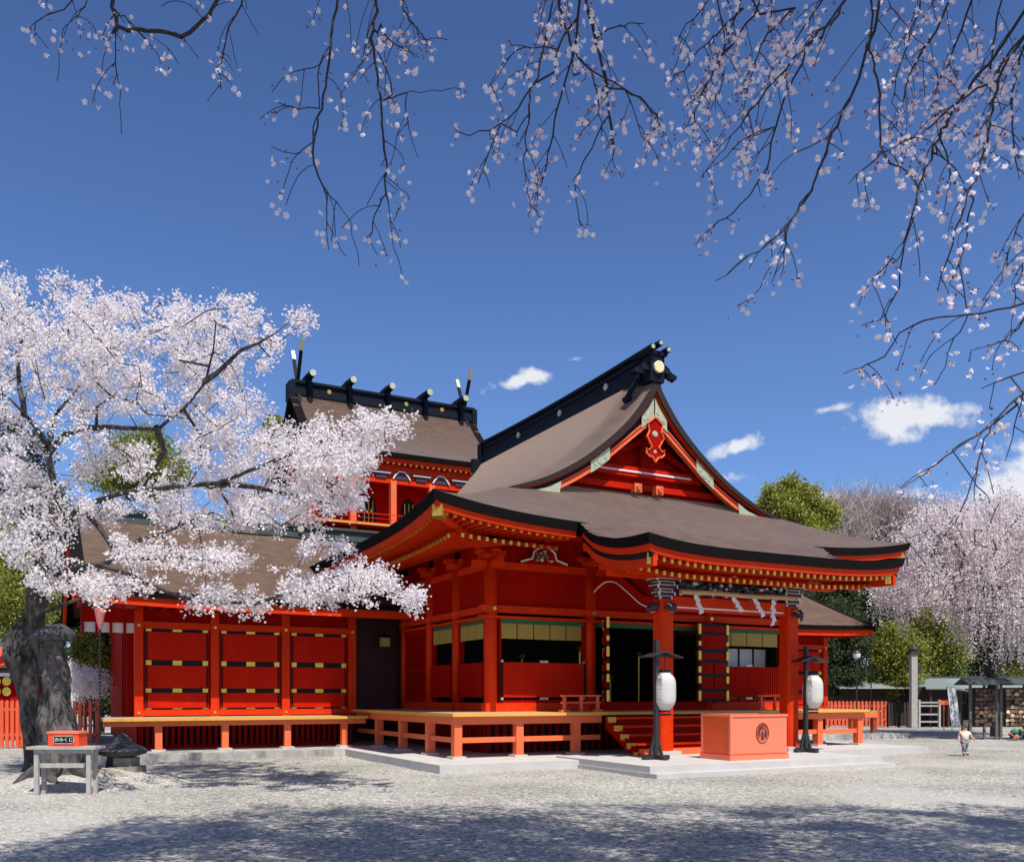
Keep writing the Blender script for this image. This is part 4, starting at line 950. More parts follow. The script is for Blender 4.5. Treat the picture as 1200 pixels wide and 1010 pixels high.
def grow(nodes, att, step=.35, pathw=.25, jit=.06, droop=0):
    """nodes: list of (pos,parent). connects each attractor to the nearest node, returns nodes & tip indices"""
    P = [np.array(p, float) for p, _ in nodes]; par = [q for _, q in nodes]; L_ = [0.0]*len(P)
    for i in range(len(P)): L_[i] = 0 if par[i] < 0 else L_[par[i]]+np.linalg.norm(P[i]-P[par[i]])
    A = np.array(P); LL = np.array(L_); root = A[0]
    order = np.argsort(((att-A[:,None].min(0))**2).sum(1)) if False else np.argsort([np.min(((A-x)**2).sum(1)) for x in att])
    cap = len(A)+len(att)*14; AA = np.zeros((cap,3)); AA[:len(A)] = A; LB = np.zeros(cap); LB[:len(A)] = LL; n = len(A); tips = []
    for k in order:
        x = att[k]; d = np.sqrt(((AA[:n]-x)**2).sum(1)); c = d+pathw*.12*LB[:n]; j = int(np.argmin(c)); dist = d[j]
        ns = max(1, int(dist/step)); prev = j; mid = rng.normal(size=3)*jit*dist
        for i in range(1, ns+1):
            t_ = i/ns; p = AA[j]*(1-t_)+x*t_ + mid*math.sin(math.pi*t_) + (rng.normal(size=3)*jit*.25 if i < ns else 0)
            if droop: p[2] += droop*dist*math.sin(math.pi*t_)
            if n >= cap: break
            AA[n] = p; par.append(prev); LB[n] = LB[prev]+dist/ns; prev = n; n += 1
        tips.append(prev)
    return AA[:n], par, tips
def radii(P, par, r0, rmax, ex=2.3):
    n = len(P); w = np.zeros(n)
    ch = np.zeros(n, int)
    for i in range(n):
        if par[i] >= 0: ch[par[i]] += 1
    w[ch == 0] = r0**ex
    for i in range(n-1, -1, -1):
        if par[i] >= 0: w[par[i]] += w[i]
    return np.minimum(w**(1/ex), rmax)
def limbs_mesh(name, P, par, rad, mt, parent, start=0, minr=0, sides=5):
    P0 = []; P1 = []; R0 = []; R1 = []
    for i in range(start, len(P)):
        if par[i] < 0 or rad[i] < minr: continue
        P0.append(P[par[i]]); P1.append(P[i]); R0.append(min(rad[par[i]], rad[i]*1.5)); R1.append(rad[i])
    P0 = np.array(P0); P1 = np.array(P1); R0 = np.array(R0); R1 = np.array(R1)
    d = P1-P0; L_ = np.linalg.norm(d, axis=1); L_[L_ < 1e-6] = 1e-6; d /= L_[:,None]
    ref = np.tile(np.array([.31,.17,.94]), (len(d),1)); a = np.cross(d, ref); an = np.linalg.norm(a, axis=1); a[an < .05] = (1,0,0); a /= np.linalg.norm(a, axis=1)[:,None]; b = np.cross(d, a)
    P1e = P1+d*(R1*.4)[:,None]
    Q = []
    for k in range(sides):
        t0 = 2*math.pi*k/sides; t1 = 2*math.pi*(k+1)/sides
        c0 = a*math.cos(t0)+b*math.sin(t0); c1 = a*math.cos(t1)+b*math.sin(t1)
        Q.append(np.stack([P0+c0*R0[:,None], P0+c1*R0[:,None], P1e+c1*R1[:,None], P1e+c0*R1[:,None]], axis=1))
    return quads_mesh(name, np.concatenate(Q), mt, parent)
def puffs(tips, r, n, size):
    cen = np.repeat(tips, n, axis=0)+rng.normal(size=(len(tips)*n, 3))*r
    return cen
def flowers5(cen, size):
    """five-petalled cups: 5 kite quads per flower"""
    n = len(cen); a = rng.normal(size=(n,3)); a[:,2] -= .5; a /= np.linalg.norm(a, axis=1)[:,None]
    b = rng.normal(size=(n,3)); b -= (a*b).sum(1)[:,None]*a; b /= np.linalg.norm(b, axis=1)[:,None]; c = np.cross(a, b)
    s = (size*(.75+.5*rng.random(n)))[:,None]; out = []
    for k in range(5):
        t0 = 2*math.pi*k/5; d = b*math.cos(t0)+c*math.sin(t0); e = -b*math.sin(t0)+c*math.cos(t0)
        out.append(np.stack([cen, cen+d*s*.33+e*s*.22+a*s*.08, cen+d*s*.55+a*s*.18, cen+d*s*.33-e*s*.22+a*s*.08], axis=1))
    return np.concatenate(out)

# ---- the big old cherry at the left
CY = 16.6
tree = thing('cherry_tree', 'old cherry tree in full white blossom left of the shrine wing', 'cherry tree', (-8.5, CY+.4, 0))
def line(px_list): return [np.array(pt(*p)) for p in px_list]
mains = {
 'trunk': [(44,900,17.3),(40,860,17.2),(34,815,17.1),(31,775,17.0),(32,745,17.0),(40,712,16.9),(48,685,16.8),(56,650,16.7),(66,622,16.6)],
 'a': [(66,622,16.6),(66,590,16.6),(61,555,16.6),(56,526,16.6),(45,505,16.4),(30,487,16.2),(12,468,16.0),(-10,452,15.8)],
 'b': [(56,526,16.6),(62,493,16.9),(77,470,17.2),(100,445,17.5)],
 'c': [(58,530,16.6),(75,510,16.4),(98,501,16.2),(143,500,15.9),(184,502,15.7),(215,480,15.6),(241,448,15.5),(250,410,15.4),(253,378,15.3)],
 'c2': [(241,448,15.5),(282,412,15.3),(320,392,15.2)],
 'c3': [(184,502,15.7),(193,529,15.9),(180,552,16.0),(166,574,16.0)],
 'd': [(66,622,16.6),(80,606,16.3),(98,594,16.1),(134,580,15.9),(166,574,15.7),(205,571,15.5),(255,566,15.3),(291,553,15.2),(325,538,15.1),(370,520,15.0),(420,495,15.0)],
 'd2': [(255,566,15.3),(300,570,15.5),(345,580,15.6),(385,590,15.7)],
 'e': [(48,685,16.8),(66,672,16.2),(89,664,15.8),(120,662,15.5),(150,672,15.3),(185,690,15.2),(237,706,15.1),(300,706,15.0),(345,694,14.9),(387,690,14.9),(440,697,14.9),(485,702,14.9)],
 'f': [(40,722,16.9),(60,714,16.4),(85,704,16.0),(119,693,15.7),(150,684,15.5)],
 'g': [(98,594,16.1),(130,640,15.6),(160,655,15.4),(205,652,15.2),(262,660,15.1)],
 'h': [(30,487,16.2),(20,440,16.5),(25,400,16.8),(30,360,17)],
 'i': [(120,662,15.5),(165,632,15.6),(210,618,15.7),(250,600,15.8)],
}
nodes = []; tap = []
def add_poly(nm, pxs, conn=True):
    pts = line(pxs); fine = []
    for a, b in zip(pts[:-1], pts[1:]):
        k = max(1, int(np.linalg.norm(b-a)/.25))
        for i in range(k): fine.append(a+(b-a)*i/k+rng.normal(size=3)*.012)
    fine.append(pts[-1]); st = -1
    if nodes:
        A = np.array([p for p, _ in nodes]); j = int(np.argmin(((A-fine[0])**2).sum(1))); st = j
    for i, p in enumerate(fine):
        nodes.append((p, st)); st = len(nodes)-1; tap.append(.055*(1-.88*i/len(fine)))
for k_, v_ in mains.items(): add_poly(k_, v_)
regs = [(60,395,85,65,95),(0,400,50,80,50),(170,395,95,48,90),(265,395,70,45,55),(350,378,22,8,5),(60,520,70,50,42),(10,580,30,90,36),(70,600,45,30,24),(150,455,110,32,60),(250,470,60,30,26),
        (290,528,75,38,80),(395,522,60,30,60),(440,500,32,10,16),(330,592,62,24,60),(390,565,40,36,40),(210,588,75,26,42),(190,650,68,10,24),(262,655,30,6,12),(250,610,60,8,14),(365,640,40,8,8),
        (375,690,50,12,42),(432,680,34,14,26),(482,699,16,4,8),(280,708,34,6,12),(125,688,55,10,20),(60,655,28,40,18),(25,640,24,22,8),(150,540,60,22,16),(235,700,30,9,10),(115,600,30,16,12)]
att = []
for cx, cy, rx, ry, k in regs:
    for _ in range(k):
        while True:
            a, b = random.uniform(-1,1), random.uniform(-1,1)
            if a*a+b*b <= 1: break
        Yd = 16.7+random.gauss(0, 1.0) if cy < 620 else 15.2+random.gauss(0,.6)
        if cx > 350: Yd = 15.1+random.gauss(0,.6)
        att.append(pt(cx+a*rx, cy+b*ry, Yd))
att = np.array(att)
P, par, tips = grow(nodes, att, .3, .2, .10)
rad = radii(P, par, .006, .30, 2.25)
rad[:len(nodes)] = np.maximum(rad[:len(nodes)], np.array(tap))
lm = limbs_mesh('branches', P, par, np.minimum(rad, .19), BARK, tree, start=1, sides=6)
TP = P[tips]
# blossoms hug the outer twigs as clumps
ends = np.array([i for i in range(len(nodes), len(P)) if rad[i] < .028])
c1 = puffs(TP, .085, 40, 0); sel = ends[rng.random(len(ends)) < .75]; c2 = puffs(P[sel], .055, 14, 0)
cl = TP[rng.integers(0, len(TP), 1300)]+rng.normal(size=(1300,3))*.15; c3 = puffs(cl, .05, 20, 0)
allc = np.concatenate([c1, c2, c3]); print('left blossoms', len(allc))
Q = np.concatenate([rand_quads(allc, .046, .9), rand_quads(allc+rng.normal(size=allc.shape)*.008, .040, .8)])
quads_mesh('blossoms', Q, PET, tree)
# trunk: gnarly main stem
def gnarl(name, pts, rr, mt, par_, n=16, amp=.12):
    m = MB(); pts = [Vector(p) for p in pts]; fine = []; fr = []
    for (a, b, ra, rb) in zip(pts[:-1], pts[1:], rr[:-1], rr[1:]):
        for i in range(6): fine.append(a.lerp(b, i/6)); fr.append(ra+(rb-ra)*i/6)
    fine.append(pts[-1]); fr.append(rr[-1]); st = len(m.v)
    for i, (p, r) in enumerate(zip(fine, fr)):
        for k in range(n):
            t_ = 2*math.pi*k/n
            q = r*(1+amp*math.sin(3*t_+i*.25)+amp*.7*math.sin(5*t_-i*.33+1)+amp*.5*random.uniform(-1,1)+amp*.5*math.sin(i*.8+t_*2))
            m.v.append((p.x+math.cos(t_)*q, p.y+math.sin(t_)*q, p.z+random.uniform(-.01,.01)))
    for i in range(len(fine)-1):
        for k in range(n): k2 = (k+1) % n; m.f.append([i*n+k, i*n+k2, (i+1)*n+k2, (i+1)*n+k]); m.m.append(0)
    m.f.append([(len(fine)-1)*n+k for k in range(n)]); m.m.append(0)
    return m.build(name, mt, par_, smooth=True)
gnarl('trunk', [pt(44,915,17.3), pt(42,880,17.2), pt(36,825,17.1), pt(31,775,17.0), pt(33,745,17), pt(42,708,16.9), pt(52,665,16.7), pt(64,628,16.6), pt(66,590,16.6)], [.30,.20,.18,.20,.21,.18,.16,.14,.12], BARK, tree)
gnarl('burl', [pt(22,800,16.9), pt(17,770,16.8), pt(20,745,16.85), pt(30,725,16.9)], [.10,.20,.17,.08], BARK, tree, amp=.18)
dead = thing('capped_trunk', 'thick dead cherry trunk topped with dark flat cap behind the table', 'tree trunk', pt(72, 910, 16.2)[:2]+(0,))
gnarl('trunk', [pt(76,926,16.2), pt(76,900,16.2), pt(72,870,16.2), pt(66,830,16.2), pt(64,790,16.2), pt(63,762,16.2), pt(61,748,16.2)], [.48,.38,.34,.27,.21,.17,.20], BARKL, dead, n=22, amp=.13)
cx, cy, cz = pt(61, 750, 16.2)
m = MB(); prev = None
m.tube([(cx,cy,cz-.03),(cx,cy,cz+.0),(cx,cy,cz+.07),(cx-.01,cy,cz+.11),(cx-.03,cy,cz+.22),(cx-.05,cy,cz+.25)], [.20,.37,.40,.37,.24,.05], 15, wob=.04); m.build('cap', DSTONE, dead)
# shoot roots
m = MB()
for a in range(7):
    t_ = a*.9+.3; bx, by = pt(74, 915, 16.2)[:2]
    m.tube([(bx+.35*math.cos(t_), by+.35*math.sin(t_), .35), (bx+.65*math.cos(t_), by+.55*math.sin(t_), .18), (bx+1.0*math.cos(t_+.2), by+.75*math.sin(t_+.2), .02)], [.13,.09,.05], 7, wob=.15)
m.build('roots', BARK, dead)

# ---- overhead weeping cherry: crown above the camera, sprays hanging into the view
wt = thing('weeping_cherry', 'weeping cherry overhead, its dark twigs and pale blossoms hanging into view from above', 'cherry tree', (4.5, -1.5, 0))
hang = [  # polyline px, depth, flower density
 ([(90,-60),(84,0),(63,14),(42,26),(38,45)],6.5,.5),([(104,-50),(101,0),(91,17),(75,35),(70,62),(67,95)],6.5,.6),
 ([(125,-60),(131,0),(138,31),(135,73),(140,105),(142,157)],6.2,.8),([(136,14),(158,32),(175,52)],6.2,.8),([(138,31),(150,36),(185,37),(213,42),(232,68)],6.2,.8),([(213,42),(245,17),(262,-20)],6.4,.8),
 ([(300,-60),(283,3),(269,31),(261,63),(256,80),(259,105)],6.4,1.2),
 ([(400,-80),(395,0),(386,65),(375,126),(367,165),(369,191),(384,225),(410,260),(421,312)],5.8,.9),
 ([(375,126),(350,128),(325,120)],5.8,1),([(367,165),(345,180),(318,172)],5.8,1.2),([(369,191),(350,205),(335,240)],5.8,1),([(384,225),(383,262),(385,292)],5.8,.9),([(384,225),(392,250),(395,280),(405,300)],5.8,1.0),
 ([(437,-80),(441,0),(437,56),(445,108),(451,173),(453,225),(461,290)],6.0,.9),([(437,56),(420,80),(398,112)],6.0,1),([(449,117),(475,110),(527,104)],6.0,.9),([(475,110),(478,150),(490,185)],6.0,.9),
 ([(453,205),(470,220),(480,232)],6,.8),([(453,225),(440,250),(432,280)],6,.9),([(386,65),(368,80),(345,84)],5.8,.8),([(470,-40),(475,10),(490,40),(505,45)],6.2,1.4),([(445,30),(462,50),(480,60)],6.0,1.2),
 ([(655,-80),(648,0),(637,56),(622,104),(588,143),(549,160),(532,150)],5.9,1.8),([(685,-80),(679,0),(672,61),(657,113),(644,173),(627,234)],6.1,1.7),([(672,-60),(687,0),(702,61),(713,121),(720,195)],6.0,1.5),
 ([(713,134),(692,173),(674,217),(680,265)],6.0,1.1),([(650,-50),(655,0),(668,50),(690,80),(731,104),(752,160)],6.2,1.9),([(731,104),(765,130),(778,160)],6.2,2),([(622,104),(618,150),(615,200),(622,240)],5.9,1.4),
 ([(588,143),(570,180),(560,215)],5.9,1.3),([(655,60),(630,70),(605,85)],6,1.8),([(702,40),(730,30),(755,28)],6.2,1.5),([(637,56),(605,60),(575,100)],5.9,1.8),([(690,80),(700,110),(705,160)],6.1,1.8),
 ([(1000,-80),(990,0),(954,44),(930,91),(907,150),(897,198),(867,242),(837,265)],5.6,1.5),([(946,51),(910,91),(879,131),(850,175)],5.7,2.6),([(907,150),(870,165),(845,190),(828,200)],5.6,1.8),
 ([(905,-70),(891,0),(867,40),(839,79),(815,131),(812,165)],5.9,3),([(880,-60),(868,0),(850,50),(828,100),(800,130)],6.0,3),([(870,10),(840,40),(810,70),(782,100)],6.0,3),([(930,10),(900,40),(880,90),(870,140)],6.1,3),
 ([(850,-40),(830,0),(805,30),(790,60)],6.1,2.4),([(820,-60),(845,20),(850,70),(840,120)],6.3,2.4),
 ([(1040,-80),(1031,0),(1019,55),(998,111),(976,158),(954,214),(926,257),(891,293),(839,329)],5.5,1.1),([(926,257),(914,293),(891,337),(882,350)],5.5,1.4),([(926,257),(920,290),(915,325)],5.5,1.3),
 ([(1019,59),(1031,103),(1033,178),(1069,206)],5.7,1.2),([(1031,-10),(1055,20),(1075,45),(1085,55)],5.9,2),([(976,158),(950,170),(930,180)],5.5,1.5),([(1033,178),(1010,200),(995,215)],5.6,3),
 ([(1230,-40),(1200,16),(1164,67),(1124,119),(1097,170),(1073,238),(1057,297),(1049,349),(1029,376)],5.3,1.1),([(1225,0),(1200,44),(1170,95),(1156,166),(1136,226),(1116,285),(1099,341)],5.2,1.3),
 ([(1170,95),(1128,115),(1077,158),(1029,178)],5.3,2.2),([(1140,226),(1132,285),(1113,333)],5.2,1.1),([(1097,170),(1120,200),(1130,215)],5.3,2),([(1230,350),(1200,356),(1136,368),(1069,380),(1036,417),(989,438)],5.2,1.1),
 ([(1136,368),(1120,395),(1108,430)],5.2,1.6),([(1230,340),(1200,373),(1182,395),(1138,411)],5.3,1.8),([(1230,420),(1200,458),(1163,496),(1141,563),(1119,614)],5.1,1.1),([(1163,496),(1100,541),(1071,563)],5.2,1.5),
 ([(1230,425),(1200,436),(1150,455)],5.3,2.2),([(1240,-30),(1210,30),(1190,90),(1185,150),(1195,210)],5.6,3),([(1150,-80),(1140,0),(1120,50),(1100,100),(1090,140)],6.2,3.2),([(1190,-80),(1175,-10),(1165,50),(1160,130),(1150,190)],6.3,3.2),
 ([(1090,-80),(1080,0),(1060,60),(1045,120)],6.2,2.8),([(1230,230),(1200,250),(1180,300),(1175,330)],5.5,1.8),([(1215,260),(1195,320),(1185,390)],5.6,1.8),([(980,-60),(965,0),(930,50),(905,110),(890,150)],6.1,2.6),
 ([(1200,458),(1190,500),(1178,540)],5.2,1.3),([(1130,-80),(1110,10),(1075,70),(1060,110),(1050,150)],6.4,2.6),([(1141,563),(1150,575),(1160,590)],5.1,1.2),([(1056,300),(1040,310),(1022,330)],5.3,1.6),
]
nodes = [((4.5,-1.5,0),-1),((4.4,-1.4,1.5),0),((4.3,-1.2,3.2),1),((4.0,-.6,4.8),2),((3.4,.4,6.4),3),((2.6,1.8,7.6),4)]
def nadd(p, j): nodes.append((tuple(p), j)); return len(nodes)-1
a = 4
for x, y, z in ((4.8,1.5,7.2),(6.4,3.0,7.8),(8.0,4.6,8.2)): a = nadd((x,y,z), a)
a = 5
for x, y, z in ((1.8,3.2,8.0),(1.0,4.6,8.3),(.4,6.0,8.6)): a = nadd((x,y,z), a)
a = 5
for x, y, z in ((.4,2.6,8.0),(-1.6,3.6,8.3),(-3.4,4.8,8.6)): a = nadd((x,y,z), a)
a = 3
for x, y, z in ((5.2,1.4,5.9),(5.0,2.8,5.6)): a = nadd((x,y,z), a)
# crown above the frame
att = []
while len(att) < 620:
    x = random.uniform(-3.0, 9.5); y = random.uniform(3.0, 8.4); z = random.uniform(7.0, 9.6)
    if z > 1.6+.80*y+.35 and not (x < -1.5 and y > 7.6): att.append((x, y, z))
hp = []
for pl_, Yd, de in hang:
    pass
P, par, tips = grow(nodes, np.array(att), .45, .15, .10)
crown_tips = P[tips]
# hang sprays
Pl = [p for p in P]; parl = list(par); spray = []; FL = []; FLp = []
def near(p, inframe=False): A = np.array(Pl); d = ((A-p)**2).sum(1); d[A[:,2] < 1.6+.77*A[:,1]] += (0 if inframe else 50); return int(np.argmin(d))
Pl = [np.array([p[0], p[1], max(p[2], 1.6+.80*p[1]+.15)]) if p[1] > 1.2 else p for p in Pl]; crown_tips = np.array([Pl[i] for i in tips]); n_crown = len(Pl)
for hi, (pl_, Yd, de) in enumerate(hang):
    pts = [np.array(pt(a_, b_, Yd+.25*math.sin(i*.9+hi))) for i, (a_, b_) in enumerate(pl_)]
    fine = []
    ext = [2*pts[0]-pts[1]]+pts+[2*pts[-1]-pts[-2]]
    for q_ in range(1, len(ext)-2):
        p0, p1, p2, p3 = ext[q_-1:q_+3]; k = max(2, int(np.linalg.norm(p2-p1)/.07))
        for i in range(k):
            t = i/k; fine.append(.5*(2*p1+(p2-p0)*t+(2*p0-5*p1+4*p2-p3)*t*t+(3*p1-p0-3*p2+p3)*t**3)+rng.normal(size=3)*.006)
    fine.append(pts[-1])
    j = near(fine[0], pl_[0][1] >= 0 and 0 <= pl_[0][0] <= 1200); d0 = np.linalg.norm(Pl[j]-fine[0])
    if d0 > .3:
        k = int(d0/.3); q = Pl[j].copy()
        for i in range(1, k):
            t_ = i/k; p = q*(1-t_)+fine[0]*t_; p[2] += (.22 if pl_[0][1] < 0 else .03)*d0*math.sin(math.pi*t_)
            if pl_[0][1] < 0 and p[2] < 1.6+.775*p[1] and p[1] > .5: p[2] = 1.6+.775*p[1]+.05
            Pl.append(p); parl.append(j); j = len(Pl)-1
    n_ = len(fine)
    for i, p in enumerate(fine):
        Pl.append(p); parl.append(j); j = len(Pl)-1
        t_ = i/n_
        # side twigs
        if i > 1 and random.random() < .24+.14*min(de, 2):
            L_ = random.uniform(.08, .40)*(1.15-.5*t_); d = (fine[min(i+1,n_-1)]-fine[max(i-1,0)]); d /= (np.linalg.norm(d)+1e-9)
            sdv = np.array([random.choice((-1,1))*random.uniform(.5,1), random.uniform(-.7,.7), random.uniform(-.4,.3)]); dd = d*.7+sdv*.8; dd /= np.linalg.norm(dd)
            jj = j; q = p.copy(); ks = max(3, int(L_/.04))
            for s_ in range(ks):
                dd = dd+np.array([0,0,-.16])+rng.normal(size=3)*.09; dd /= np.linalg.norm(dd); q = q+dd*L_/ks; Pl.append(q); parl.append(jj); jj = len(Pl)-1
                if random.random() < .15*de: FLp.append(q)
            if random.random() < .55+.2*de: FLp.append(q)
        if random.random() < .10*de: FLp.append(p)
P = np.array(Pl); rad = radii(P, parl, .0026, .30, 2.2)
rad[n_crown:] = np.minimum(rad[n_crown:], .005+.45*rad[n_crown:]); rad[n_crown:] = np.minimum(rad[n_crown:], .013)
limbs_mesh('branches', P, parl, rad, BARKD, wt, start=5, sides=5)
m = MB(); m.tube([nodes[i][0] for i in range(6)], [.42,.34,.30,.26,.2,.14], 12, wob=.08); m.build('trunk', BARK, wt, smooth=True)
FLp = np.array(FLp); print('hanging clusters', len(FLp))
cen = []; bud = []
for c in FLp:
    k = random.choice((1,2,3,4,5)); o_ = rng.normal(size=(k,3))*.032; o_[:,2] -= .03
    for q in o_:
        if random.random() < .74: cen.append(c+q)
        else: bud.append(c+q)
        
Qf = flowers5(np.array(cen), .034)
Qf2 = flowers5(np.array(cen)+rng.normal(size=(len(cen),3))*.004, .031)
quads_mesh('hanging_blossoms', np.concatenate([Qf, Qf2]), PETO, wt)
bud = np.array(bud+[c+rng.normal(size=3)*.02 for c in FLp]); quads_mesh('buds', np.concatenate([rand_quads(bud, .022, .6), rand_quads(bud, .02, .7)]), BUD, wt)
ct = crown_tips
cc = puffs(ct, .22, 175, 0); zok = cc[:,2] > 1.6+.775*cc[:,1]+.12; cc = cc[zok]
quads_mesh('crown_blossoms', rand_quads(cc, .072, .9), PETO, wt)

n_ = 9000; fx = rng.uniform(-14, 14, n_); fy = 8.5+rng.random(n_)**1.3*16; keep = ~((fx*CU+1.49*CU+(fy-18.76)*SU > -.2) & (-(fx+1.49)*SU+(fy-18.76)*CU > -3.0)); fc = np.stack([fx, fy, np.full(n_, .004)], 1)[keep]
an = rng.random(len(fc))*6.28; fs = (.010+.008*rng.random(len(fc)))[:,None]; da = np.stack([np.cos(an), np.sin(an), .25*rng.normal(size=len(fc))], 1)*fs; db = np.stack([-np.sin(an), np.cos(an), .2*rng.normal(size=len(fc))], 1)*fs*.7
o = quads_mesh('fallen_petals', np.stack([fc-da, fc+db, fc+da, fc-db], axis=1), PET, None, loc=(0,0,0)); o['_w'] = (0,0,0); tag(o, 'scattered white cherry petals lying on the gravel', 'petals', kind='stuff')
# ---- generic foliage tree
def leafy(name, lab, cat, base, h, blobs, nleaf, size, mt, group=None, trunk_r=.2, natt=None, bark=None, twigs=False, clump=None):
    t = thing(name, lab, cat, base, group); natt = natt or 90
    bz = Vector(base); nodes_ = [((bz.x,bz.y,bz.z-.1),-1)]
    top = np.mean([b[0] for b in blobs], axis=0)
    for i in range(1, 6): nodes_.append(((bz.x+(top[0]-bz.x)*i/6, bz.y+(top[1]-bz.y)*i/6, bz.z+(top[2]-bz.z)*i/6), i-1))
    att_ = []; vols = np.array([b[1][0]*b[1][1]*b[1][2] for b in blobs])**.67; vols = vols/vols.sum()
    for _ in range(natt):
        b = blobs[rng.choice(len(blobs), p=vols)]; d = rng.normal(size=3); d /= np.linalg.norm(d); r_ = rng.random()**.45
        att_.append(np.array(b[0])+d*r_*np.array(b[1]))
    Pn, pr, tp = grow(nodes_, np.array(att_), max(.3, h*.05), .2, .08)
    rd = radii(Pn, pr, trunk_r*.09, trunk_r, 2.2)
    limbs_mesh('trunk', Pn, pr, rd, bark or BARK, t, start=1, sides=5)
    tp = Pn[tp]; per = max(1, nleaf//len(tp)); cr = clump or max(.12, (vols.max()*0+np.mean([min(b[1]) for b in blobs]))*.26)
    cen = puffs(tp, cr, per, 0)
    if twigs:
        n_ = len(cen); d = rng.normal(size=(n_,3)); d[:,2] = np.abs(d[:,2])+.7; d /= np.linalg.norm(d, axis=1)[:,None]; w = np.cross(d, rng.normal(size=(n_,3))); w /= np.linalg.norm(w, axis=1)[:,None]
        Ls = size*(4+6*rng.random(n_))[:,None]; Q = np.stack([cen-w*size*.16, cen+w*size*.16, cen+d*Ls+w*size*.05, cen+d*Ls-w*size*.05], axis=1)
    else: Q = rand_quads(cen, size, .8)
    quads_mesh('crown', Q, mt, t)
    return t
def pblob(px, py, Y, rx, ry, rd=None): c = pt(px, py, Y); k = Y/1067; return (c, (rx*k, (rd if rd else (rx+ry)/2)*k, ry*k))
def gbase(px, Y): return ((px-600)/1067*Y, Y, 0)
leafy('evergreen_tree', 'round bright green evergreen rising behind the right roof slope', 'tree', gbase(925,62), 16, [pblob(925,602,62,34,30),pblob(902,588,62,18,15),pblob(958,592,62,20,13),pblob(930,574,62,20,11),pblob(945,581,62,12,9),pblob(912,576,62,12,10),pblob(971,603,62,12,12),pblob(890,602,62,10,12),pblob(925,650,62,50,50)], 42000, .17, LFG, trunk_r=.4, natt=190)
for i, (px, top, Y, w, lab) in enumerate(((985,590,75,28,'bare grey-brown tree nearest the green evergreen'),(1020,583,78,32,'bare grey-brown tree, second from the green evergreen'),(1055,586,76,30,'bare grey-brown tree above the tip of the hall roof'),(1090,600,74,24,'bare grey-brown tree just left of the pink weeping cherry'),(955,600,80,24,'low bare tree half hidden behind the green evergreen'))):
    leafy('bare_tree', lab, 'tree', gbase(px,Y), 16, [pblob(px,top+35,Y,w,30),pblob(px-8,top+18,Y,w*.6,16),pblob(px,top+90,Y,w,40)], 7000, .17, TWIG, 'bare trees on the skyline at right', trunk_r=.22, natt=160, bark=BARKG, twigs=True, clump=.7)
for i, (px, py, Y, w, h_, mt, lab) in enumerate(((985,745,50,34,48,LFD,'dark evergreen beside the right wing wall'),(1030,722,56,40,55,LFD,'dark tall evergreen behind the street lamp'),(1050,760,50,32,36,LFY,'yellow-green bushy tree left of the grey post'),(1100,750,52,36,46,LFY,'yellow-green bushy tree right of the grey post'),(1150,740,60,40,60,LFD,'dark evergreen behind the weeping cherry'),(1195,735,58,40,60,LFG,'green tree at the right edge behind the weeping cherry'),(1075,700,64,40,40,LFG,'mid-green tree under the bare trees'),(990,690,60,40,40,LFD,'dark evergreen rising over the right wing roof'))):
    leafy('broadleaf_tree', lab, 'tree', gbase(px,Y), 8, [pblob(px,py,Y,w*.8,h_*.8),pblob(px-w*.4,py+h_*.3,Y,w*.6,h_*.5),pblob(px+w*.4,py+h_*.2,Y,w*.6,h_*.5),pblob(px,py-h_*.4,Y,w*.5,h_*.4),pblob(px,795,Y,w*.9,20)], 26000, .13, mt, 'trees behind the right-hand fence', trunk_r=.2, natt=150)
for i, (px, py, Y, w, h_, mt, lab) in enumerate(((112,768,34,42,44,LFY,'yellow-green bushy tree between the capped trunk and left wing'),(20,700,40,50,60,LFY,'yellow-green bushy tree left of the cherry trunk'),(-10,640,48,40,45,LFG,'green tree at the far left edge behind the blossom'),(160,545,55,62,48,LFY,'bright green tree rising above the left wing roof'),(95,700,46,40,60,LFD,'dark evergreen in the shade behind the left wing'),(20,770,44,40,40,LFD,'dark low tree behind the small red shrine'),(322,500,60,12,12,LFG,'small green treetop left of the sanctuary roof'),(120,820,38,30,22,LFD,'dark shrub low behind the rain chain'))):
    leafy('broadleaf_tree', lab, 'tree', gbase(px,Y), 8, [pblob(px,py,Y,w*.8,h_*.8),pblob(px-w*.4,py+h_*.3,Y,w*.6,h_*.5),pblob(px+w*.4,py+h_*.2,Y,w*.6,h_*.5),pblob(px,py-h_*.4,Y,w*.5,h_*.4)], 22000, .10 if Y < 45 else .15, mt, 'trees behind the left side', trunk_r=.18, natt=130)
for px, py, Y, lab in ((10,540,85,'tall blue-grey conifer at the far left behind the blossom'),(45,560,90,'tall blue-grey conifer right of the far left one')):
    leafy('conifer_tree', lab, 'tree', gbase(px,Y), 22, [pblob(px,py-30,Y,12,30),pblob(px,py+20,Y,24,40),pblob(px,py+80,Y,32,50)], 9000, .35, LFB, 'conifers at far left', trunk_r=.3, natt=120)
leafy('cherry_shrub', 'small pale blossoming shrub behind the capped trunk', 'shrub', gbase(100,27), 2, [pblob(100,803,27,20,20),pblob(85,790,27,10,14),pblob(115,800,27,10,14)], 6500, .05, PET, trunk_r=.05, natt=90, clump=.10)

